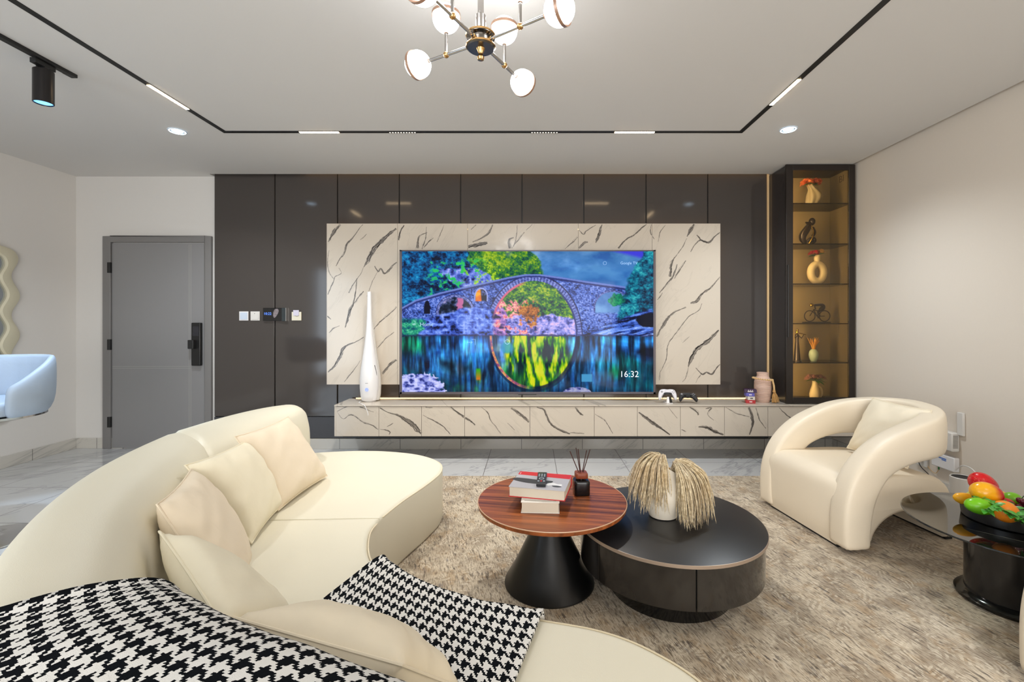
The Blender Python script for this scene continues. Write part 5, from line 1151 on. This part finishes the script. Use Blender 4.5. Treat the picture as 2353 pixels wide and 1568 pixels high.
m = MB(); sq2 = [(a * .78, b * .78) for a, b in sq]; rprism(m, sq2, .080, .106, .006, .004, 4, Md); m.build('wooden_cap', plain('red_brown_wood', (126, 58, 30), .4, var=(60, .2)), t)
m = MB(); m.torus(.0145, .002, Md @ Matrix.Translation((0, 0, .079)), 20, 6); m.build('brass_collar', M_brass, t)
for (a, b, L) in ((-.055, .0, .105), (-.022, .02, .115), (-.018, -.02, .12), (.028, .01, .105), (.040, -.015, .115)):
    m = MB(); m.tube([Md @ Vector((a * .12, b * .12, .09)), Md @ Vector((a, b, .102 + L))], .0022, 8); m.build('reed_stick', plain('dark_reed', (62, 30, 22), .6) if a == -.055 else bpy.data.materials['dark_reed'], t)

# ------------------------------------------------------------------ low round black drum table
kx, ky, zk = .642, 2.135, .318
bt = T('black_drum_table', 'low round black coffee table with smoked gloss drum side', 'coffee table', (kx, ky, ZR))
m = MB(); m.lathe([(0, zk - .016), (.414, zk - .016), (.4185, zk - .012), (.4185, zk - .0006), (.417, zk), (0, zk)], 110, c=(kx, ky, 0)); m.build('table_top', M_blackwood, bt)
m = MB(); m.lathe([(.4175, zk - .0145), (.4205, zk - .014), (.4205, zk - .001), (.4175, zk - .0005)], 110, c=(kx, ky, 0), cap0=False, cap1=False); m.build('rim_band', M_rim, bt)
# drum side in curved fronts
bounds = [-150, -92, -22, 40, 110, 170, 210]
for a, b in zip(bounds[:-1], bounds[1:]):
    k = max(6, int((b - a) / 4)); o_ = [(.408 * math.cos(math.radians(a + .35 + (b - a - .7) * i / k)), .408 * math.sin(math.radians(a + .35 + (b - a - .7) * i / k))) for i in range(k + 1)]; i_ = [(.392 / .408 * p[0], .392 / .408 * p[1]) for p in o_][::-1]
    m = MB(); m.prism(o_ + i_, .135, zk - .0165, Matrix.Translation((kx, ky, 0))); m.build('drum_front', M_drum, bt, bevel=.0015)
m = MB(); m.lathe([(0, .132), (.39, .132), (.39, zk - .017), (0, zk - .017)], 64, c=(kx, ky, 0)); m.build('carcass', M_black, bt)
m = MB(); m.lathe([(0, ZR), (.271, ZR), (.274, ZR + .004), (.274, .132), (0, .132)], 80, c=(kx - .004, ky - .014, 0)); m.build('plinth', M_blackgloss, bt)
# slanted vase
vx, vy, vz = X_(1527, 2.17), 2.16, zk + .0003
t = T('slant_cut_vase', 'white matt vase with slanted cut rim on the black table', 'vase', (vx, vy, vz))
rings = []; pr = [(0, .052), (.004, .064), (.03, .078), (.07, .092), (.105, .098), (.135, .094), (.165, .078), (.195, .060), (.22, .052)]
def vring(h, r, sc=1.0, lean=0.0): return [(vx + lean + r * math.cos(a), vy + r * .96 * math.sin(a), vz + h - max(0, (h - .13) / .09) * .040 * math.cos(a - .4) * .8) for a in [2 * PI * i / 40 for i in range(40)]]
for h, r in pr: rings.append(vring(h, r, lean=-.012 + .02 * h / .22))
for h, r in ((.217, .047), (.17, .055), (.10, .08)): rings.append(vring(h, r, lean=.006))
m = MB(); m.loops(rings); m.build('vase_body', plain('matt_white_ceramic', (224, 215, 198), .55), t)
m = MB(); m.tube(spline([(vx + .050, vy - .03, vz + .185), (vx + .085, vy - .045, vz + .17), (vx + .088, vy - .045, vz + .135), (vx + .075, vy - .045, vz + .12)], 5), .008, 10); m.build('side_handle', plain('matt_white_ceramic_handle', (222, 212, 194), .55), t)
g = G('pampas_plume'); o_, x_, y_, z_ = g.pos(); n_ = g.noise(o_, 70, 4, .7); n2_ = g.noise(o_, 9, 3, .5)
cc = g.mix(g.ss(n_, .3, .7), lin((172, 148, 108)), lin((238, 222, 188))); g.set(color=g.mix(g.math('MULTIPLY', g.ss(n2_, .45, .7), .35), cc, lin((190, 156, 104))), rough=.8, spec=.15, sheen=.3); M_pamp = g.m
def plume(name, lab, root, ctrl_fn, n, seed, grp):
    rr = random.Random(seed); t = T(name, lab, 'dried grass', tuple(root), group=grp); m = MB()
    for k in range(n):
        pts = ctrl_fn(rr); path = spline([tuple(p) for p in pts], 5); L = len(path)
        rad = [.0012 + .0014 * math.sin(PI * min(1, i / (L - 1) * 1.02)) for i in range(L)]; rad[-1] = .0003
        m.tube(path, rad, 3, cap=False)
        for q in range(16):                            # short side hairs
            i = rr.randint(int(L * .30), L - 2); d = (path[i + 1] - path[i]).normalized(); p = path[i]
            sd = Vector((rr.uniform(-1, 1), rr.uniform(-1, 1), rr.uniform(-.4, .4))).normalized(); e = p + d * rr.uniform(.008, .016) + sd * rr.uniform(.003, .007); wd = d.cross(sd).normalized() * .0009
            b = len(m.v); m.v += [tuple(p - wd), tuple(p + wd), tuple(e)]; m.f.append((b, b + 1, b + 2))
    m.build('plume', M_pamp, t, fix=False, sharp=180)
    s = MB()
    for k in range(3): s.tube([root + Vector((.01 * (k - 1), .005 * k, -.10)), root + Vector((.008 * (k - 1), 0, .01))], .0028, 6)
    s.build('stems', plain('pampas_stem_' + name, (190, 154, 96), .7), t)
rt = Vector((vx - .010, vy, vz + .235)); rt2 = Vector((vx + .030, vy + .008, vz + .215))
def fl(rr):   # droops to the left and front
    a = math.radians(rr.uniform(150, 272)); q = rr.uniform(.35, 1); d = Vector((math.cos(a), math.sin(a), 0)); r1 = .135 * q if math.cos(a) < -.4 else .085 * q; ln = rr.uniform(.10, .20)
    return [rt + Vector((rr.uniform(-.012, .012), rr.uniform(-.01, .01), -.03)), rt + d * r1 * .30 + Vector((0, 0, .040 + .02 * rr.random())), rt + d * r1 * .85 + Vector((0, 0, .020 + .012 * rr.random())), rt + d * (r1 * 1.15 + .004) + Vector((rr.uniform(-.01, .01), 0, -ln * .5)), rt + d * (r1 * 1.22 + .006) + Vector((rr.uniform(-.012, .012), 0, -ln * .95))]
def fr(rr):   # droops to the right and front, longer
    a = math.radians(rr.uniform(-92, 28)); q = rr.uniform(.30, 1); d = Vector((math.cos(a), math.sin(a), 0)); r1 = .165 * q; ln = rr.uniform(.13, .25) if math.sin(a) > -.5 else rr.uniform(.16, .235)
    r1 = max(r1, .085)
    zend = max(-ln * .98, vz + .012 - rt2.z)
    return [rt2 + Vector((rr.uniform(-.012, .012), rr.uniform(-.01, .01), -.03)), rt2 + d * r1 * .35 + Vector((0, 0, .030 + .02 * rr.random())), rt2 + d * r1 * .9 + Vector((0, 0, -.005 + .012 * rr.random())), rt2 + d * (r1 * 1.10 + .004) + Vector((rr.uniform(-.01, .01), 0, zend * .5)), rt2 + d * (r1 * 1.18 + .006) + Vector((rr.uniform(-.012, .012), 0, zend))]
plume('pampas_bunch', 'pampas grass bunch drooping towards the walnut table', rt, fl, 210, 3, 'pampas bunches in the white vase')
plume('pampas_bunch', 'longer pampas grass bunch drooping away from the walnut table', rt2, fr, 300, 4, 'pampas bunches in the white vase')

# ------------------------------------------------------------------ glass side table with the fruit tray
gx_, gy_, gz_ = 2.10, 1.995, .352
gt = T('glass_side_table', 'round smoked glass side table on a black drum foot', 'side table', (gx_, gy_, ZR))
m = MB(); m.lathe([(0, gz_ - .008), (.369, gz_ - .008), (.372, gz_ - .006), (.372, gz_ - .002), (.370, gz_), (0, gz_)], 96, c=(gx_, gy_, 0)); m.build('glass_top', thin_glass('grey_table_glass', (.64, .66, .62), 1.9, .01, 1.5), gt)
m = MB(); m.torus(.3708, .0032, Matrix.Translation((gx_, gy_, gz_ - .004)), 96, 6); m.build('glass_edge', plain('dark_glass_edge', (28, 30, 30), .1), gt)
M_foot = plain('smoky_black_foot', (34, 33, 34), .14, var=(6, .3), scale_kind='world')
m = MB(); m.lathe([(.150, ZR + .03), (.150, gz_ - .012), (.154, gz_ - .009), (0, gz_ - .009)], 64, c=(gx_, gy_, 0), cap0=False); m.build('drum_foot', M_foot, gt)
m = MB(); m.lathe([(0, ZR), (.178, ZR), (.184, ZR + .006), (.184, ZR + .016), (.176, ZR + .024), (.158, ZR + .030), (.148, ZR + .034), (0, ZR + .034)], 64, c=(gx_, gy_, 0)); m.build('flange', M_blackgloss, gt)
m = MB(); m.lathe([(.018, 0), (.018, .002), (0, .0022)], 16, Matrix.Translation((gx_ - .27, gy_ - .19, gz_ - .0106)) @ Matrix.Diagonal((1, .7, 1, 1))); m.build('sticker', M_steel, gt)
ty = gy_ + .035; tx = gx_ + .024; tz = gz_ + .0004
m = MB(); m.lathe([(0, .0), (.148, 0), (.152, .004), (.158, .054), (.157, .057), (.154, .056), (.146, .010), (.140, .007), (0, .007)], 72, c=(tx, ty, tz)); tag(m.build('fruit_tray', plain('black_tray', (24, 23, 24), .3)), 'round black tray full of fruit on the glass table', 'tray')
def fruit(name, lab, cat, c, r, axis, mat, shape=None, n=28):
    m = MB(); prof = []
    for k in range(n + 1):
        t = -1 + 2 * k / n; rad = math.sqrt(max(0, 1 - t * t))
        rr_, zz = (rad, t) if not shape else shape(t, rad); prof.append((rr_ * r[0], zz * r[1]))
    m.lathe(prof, 30, ax(axis, c)); return tag(m.build(name, mat, sharp=70), lab, cat)
def grad(name, ca, cb, axis_i, lo, hi, noise_s=18, rough=.25, k=.15):
    g = G(name); o, x, y, z = g.pos('gen'); s = (x, y, z)[axis_i]; f = g.ss(g.math('ADD', s, g.math('MULTIPLY', g.math('SUBTRACT', g.noise(o, 4, 3, .6), .5), k)), lo, hi); g.set(color=g.mix(f, lin(ca), lin(cb)), rough=rough, spec=.5); return g.m
Fp = lambda u, v, Y: W(u, v, Y)
zf = tz + .008
fruit('mango', 'yellow and red mango on top of the fruit', 'fruit', Fp(2266, 1134, 2.00), (.047, .062), (1, -.15, -.25), grad('mango_skin', (246, 176, 20), (206, 24, 12), 0, .42, .72))
def sb(t, rad): return (rad * (1.0 - .33 * t) * .98, t * 1.05)
g = G('strawberry_skin'); o_, x_, y_, z_ = g.pos('obj'); v_ = g.n('ShaderNodeTexVoronoi'); g.put(v_.inputs['Vector'], o_); v_.inputs['Scale'].default_value = 95; f_ = g.ss(v_.outputs['Distance'], .12, .30)
g.set(color=g.mix(f_, lin((240, 96, 60)), lin((206, 14, 22))), rough=.25); g.bump(f_, .6, .004)
fruit('strawberry', 'large red strawberry behind the mango', 'fruit', Fp(2262, 1112, 2.08), (.043, .060), (1, .0, -.38), g.m, sb)
def lm(t, rad): return (rad * (.92 if abs(t) < .8 else .92 - (abs(t) - .8) * .8), t * 1.12)
fruit('star_lemon', 'pointed yellow fruit poking over the tray rim', 'fruit', Fp(2222, 1148, 2.09), (.030, .050), (-1, .25, .12), plain('lemon_skin', (246, 178, 26), .3), lm)
fruit('green_mango', 'bright green mango at the tray front', 'fruit', Fp(2252, 1164, 1.945), (.034, .056), (1, -.3, -.08), grad('green_mango_skin', (120, 196, 20), (78, 150, 14), 2, .7, .2))
fruit('orange', 'orange lying at the tray front', 'fruit', Fp(2309, 1176, 1.91), (.045, .043), (.2, -.3, 1), plain('orange_peel', (246, 142, 20), .4, bump=(120, .25, .003)))
fruit('green_apple', 'lime green apple behind the grapes', 'fruit', Fp(2326, 1150, 2.06), (.036, .035), (.1, .2, 1), plain('lime_skin', (122, 190, 24), .3))
fruit('red_apple', 'small red apple tucked under the grapes', 'fruit', Fp(2312, 1160, 2.02), (.030, .028), (0, 0, 1), plain('red_apple_skin', (196, 30, 32), .3))
fruit('lemon', 'yellow lemon behind the mango', 'fruit', Fp(2296, 1141, 2.12), (.028, .04), (1, .5, 0), plain('lemon_skin_pale', (238, 196, 50), .3), lm)
fruit('pear', 'green-yellow pear hidden behind the mango', 'fruit', Fp(2238, 1143, 2.12), (.028, .04), (1, .2, .2), plain('pear_skin', (196, 206, 70), .35))
t = T('grape_bunch', 'dark red grape bunch in the fruit tray', 'fruit', tuple(Fp(2342, 1160, 2.0)))
m = MB(); rr = random.Random(2)
for k in range(34):
    p = Fp(2345 + rr.uniform(-24, 40), 1160 + rr.uniform(-14, 14), 1.985 + rr.uniform(-.03, .04)); m.ball(p, .0118, 12, 8)
m.build('grapes', plain('grape_skin', (92, 24, 40), .18), t)
m = MB(); m.tube([Fp(2345, 1150, 2.0), Fp(2352, 1140, 2.0)], .002, 6); m.build('stalk', M_leafd, t)
M_fl = plain('glossy_leaf', (74, 158, 54), .35, var=(50, .35))
def sprig(lab, pts, seed, nl, L=.03):
    rr = random.Random(seed); t = T('leaf_sprig', lab, 'leaves', tuple(pts[0]), group='green leaf sprigs in the fruit tray'); path = spline([tuple(p) for p in pts], 6)
    m = MB(); m.tube(path, .0012, 5); m.build('twig', M_leafd, t); m = MB()
    for k in range(nl):
        i = int((k + .5) / nl * (len(path) - 1)); d = Vector((rr.uniform(-1, 1), rr.uniform(-1, -.1), rr.uniform(-.25, .45))); leaf(m, path[i], d, (0, -.3, 1), L * rr.uniform(.8, 1.2), L * .36, .3)
    m.build('leaves', M_fl, t, fix=False)
sprig('green leaf sprig trailing over the tray edge', [Fp(2300, 1172, 1.885), Fp(2325, 1180, 1.87), Fp(2342, 1190, 1.865), Fp(2348, 1208, 1.87)], 1, 22, .036)
sprig('green leaf sprig between mango and green mango', [Fp(2232, 1142, 2.0), Fp(2255, 1150, 1.95), Fp(2285, 1155, 1.93)], 2, 16, .028)
sprig('green leaf sprig below the green mango', [Fp(2262, 1172, 1.885), Fp(2275, 1168, 1.88), Fp(2290, 1160, 1.89)], 3, 14, .030)
sprig('green leaf sprig around the grapes', [Fp(2295, 1150, 1.97), Fp(2320, 1168, 1.92), Fp(2352, 1178, 1.90)], 6, 18, .034)

# ------------------------------------------------------------------ right wall: router boxes, cables, speaker
def rbox(name, lab, cat, y0, y1, z0, z1, th, mat, bev=.006):
    m = MB(); m.box(XR - th, XR - .001, y0, y1, z0, z1); return tag(m.build(name, mat, bevel=bev), lab, cat)
rbox('cable_duct', 'narrow white vertical cable cover on the right wall', 'cable cover', 3.08, 3.125, 1.238 - 262 * 3.1 / 1046, 1.238 - 209 * 3.1 / 1046, .018, M_white2, .004)
t = T('wall_modem', 'white vented modem box on the right wall, upper of two', 'modem', (XR, 3.21, .34)); m = MB(); m.box(XR - .055, XR - .001, 3.12, 3.33, 1.238 - 295 * 3.17 / 1046, 1.238 - 252 * 3.17 / 1046); mo = m.build('modem_case', M_white2, t, bevel=.008)
m = MB()
for k in range(10): z = 1.238 - (288 - 3.0 * k) * 3.15 / 1046; m.box(XR - .048, XR - .014, 3.1185, 3.124, z, z + .004)
m.build('vent_slot', plain('vent_grey', (110, 106, 100), .6), mo)
t = T('fibre_terminal', 'white fibre box with blue mark on the right wall, lower', 'modem', (XR, 3.2, .25)); m = MB(); m.box(XR - .040, XR - .001, 3.12, 3.30, 1.238 - 338 * 3.2 / 1046, 1.238 - 306 * 3.2 / 1046); m.build('terminal_case', M_white, t, bevel=.006)
m = MB(); m.box(XR - .0412, XR - .0395, 3.18, 3.28, .272, .279); m.box(XR - .0412, XR - .0395, 3.18, 3.215, .262, .268); m.build('blue_mark', plain('blue_print', (60, 110, 190), .5), t)
m = MB(); m.tube([(XR - .02, 3.26, .205), (XR - .02, 3.26, .18)], .005, 8); m.build('green_plug', plain('green_connector', (20, 110, 50), .4), t)
m = MB(); m.tube(spline([(XR - .02, 3.26, .178), (XR - .012, 3.30, .14), (XR - .010, 3.36, .17), (XR - .010, 3.42, .26)], 6), .0022, 6); tag(m.build('yellow_cable', plain('fibre_yellow', (206, 168, 110), .5)), 'thin yellowish cable looping below the fibre box', 'cable')
m = MB(); m.tube(spline([(XR - .03, 3.12, .22), (XR - .04, 3.06, .27), (XR - .05, 2.98, .27), (XR - .06, 2.90, .20), (XR - .06, 2.86, .06)], 6), .004, 8); tag(m.build('white_cable', M_white2), 'thick white cable arching behind the white speaker', 'cable')
m = MB(); m.box(XR - .02, XR - .001, 3.36, 3.46, .16, .28); tag(m.build('wall_socket', M_white2, bevel=.004), 'white wall socket low on the right wall behind the armchair', 'socket')
t = T('power_plug', 'black power plug with cord in the right wall socket', 'plug', (XR - .03, 3.40, .22)); m = MB(); m.box(XR - .055, XR - .02, 3.385, 3.415, .20, .235); m.build('plug_body', M_black, t, bevel=.005)
m = MB(); m.tube(spline([(XR - .05, 3.40, .20), (XR - .05, 3.37, .16), (XR - .05, 3.30, .12), (XR - .06, 3.24, .05)], 5), .003, 6); m.build('plug_cord', M_black, t)
ys, xs2 = 2.90, 2.745
t = T('white_speaker', 'white cylinder speaker with black top by the right wall', 'speaker', (xs2, ys, 0)); m = MB(); m.lathe([(0, 0), (.056, 0), (.060, .004), (.060, .248), (.056, .252), (.052, .250)], 40, c=(xs2, ys, 0), cap1=False); m.build('speaker_body', M_white2, t)
m = MB(); m.lathe([(0, .246), (.053, .247), (.053, .243)], 36, c=(xs2, ys, 0)); m.build('speaker_top', M_black, t)

# ------------------------------------------------------------------ dining side: wavy mirror, bar stool
def wavy(hw, hh, r, amp, nw, n=240):
    pts = []
    segs = [(hw - r, -hh, 1)]
    base = []
    for q in range(4):
        ccx, ccy = ((hw - r, hh - r), (-hw + r, hh - r), (-hw + r, -hh + r), (hw - r, -hh + r))[q]
        for i in range(16): a = PI / 2 * (q + i / 15); base.append(Vector((ccx + r * math.cos(a), ccy + r * math.sin(a))))
    per = [0]
    for i in range(len(base)): per.append(per[-1] + (base[(i + 1) % len(base)] - base[i]).length)
    tot = per[-1]
    for k in range(n):
        s = tot * k / n; i = max(j for j in range(len(base)) if per[j] <= s + 1e-9); a, b = base[i], base[(i + 1) % len(base)]; L = (b - a).length
        p = a.lerp(b, (s - per[i]) / L if L > 1e-9 else 0); d = (b - a).normalized() if L > 1e-9 else Vector((0, 1)); nn = Vector((d.y, -d.x)); p = p + nn * amp * math.sin(2 * PI * nw * k / n); pts.append((p.x, p.y))
    return pts
mz = 1.145; my = 3.60
t = T('wavy_mirror', 'tall wall mirror with a wavy cream frame', 'mirror', (XL, my, .33))
RM = Matrix.Translation((XL + .001, my, mz)) @ Matrix(((0, 0, 1, 0), (1, 0, 0, 0), (0, 1, 0, 0), (0, 0, 0, 1)))
po = wavy(.315, .79, .22, .032, 12); pi_ = wavy(.225, .70, .16, .026, 12)
m = MB(); n = len(po); rows = [[(x, y, 0) for x, y in po], [(x, y, .026) for x, y in po], [(x, y, .034) for x, y in inset(po, .012)], [(x, y, .034) for x, y in inset(pi_, -.012)], [(x, y, .024) for x, y in pi_], [(x, y, .008) for x, y in pi_]]
m.loops(rows, RM, True, False, False); m.build('mirror_frame', plain('sage_cream_frame', (208, 202, 178), .5), t)
m = MB(); m.prism(pi_, .004, .009, RM); g = G('mirror_glass'); g.set(color=(.62, .66, .68), metal=1.0, rough=.03); m.build('mirror_glass', g.m, t)
sx_, sy_ = -3.075, 2.57
t = T('bar_stool', 'pale blue upholstered tub bar stool on a chrome disc base', 'stool', (sx_, sy_, 0))
M_blue = plain('pale_blue_fabric', (158, 172, 188), .55, bump=(70, .15, .004), var=(8, .05)); M_chrome = plain('chrome', (196, 198, 202), .12, metal=1.0)
m = MB(); rings = []
for k in range(29):
    a = math.radians(-27 + 254 * k / 28); ct = max(0, math.sin(a)); e = min(1, min(k, 28 - k) / 5.0); zt3 = .925 + .115 * max(0, min(1, (math.sin(a) + .30) / .9)) - .04 * (1 - e) ** 2; flute = 1 + .035 * abs(math.sin(k * PI / 2))
    ro, ri = .285, .232 * flute
    ring = []
    for (r, z) in ((ro * .86, .700), (ro * .97, .76), (ro, .84), (ro * 1.0, zt3 - .03), (ro * .965, zt3), (ro * .88, zt3), (ri, zt3 - .035), (ri, .82), (ri * .95, .745), (ri * .9, .705)): ring.append((sx_ + r * math.cos(a), sy_ + r * .94 * math.sin(a), z))
    rings.append(ring)
m.loops(rings); m.build('tub_back', M_blue, t, subsurf=1)
m = MB(); pts = [(.235 * math.cos(a), .225 * math.sin(a) - (.03 if math.sin(a) < -.5 else 0)) for a in [2 * PI * i / 40 for i in range(40)]]; rprism(m, pts, .715, .80, .03, .02, 5, Matrix.Translation((sx_, sy_, 0))); m.build('seat_cushion', M_blue, t)
m = MB(); m.lathe([(.0, .69), (.20, .69), (.24, .70), (.24, .712), (0, .712)], 36, c=(sx_, sy_, 0)); m.build('seat_pan', M_chrome, t)
m = MB(); m.lathe([(.028, .03), (.028, .40), (.02, .40), (.02, .69)], 20, c=(sx_, sy_, 0)); m.build('pole', M_chrome, t)
m = MB(); m.lathe([(0, 0), (.205, 0), (.208, .004), (.205, .010), (.12, .020), (.05, .03), (.03, .04), (0, .04)], 56, c=(sx_, sy_, 0)); m.build('disc_base', M_chrome, t)
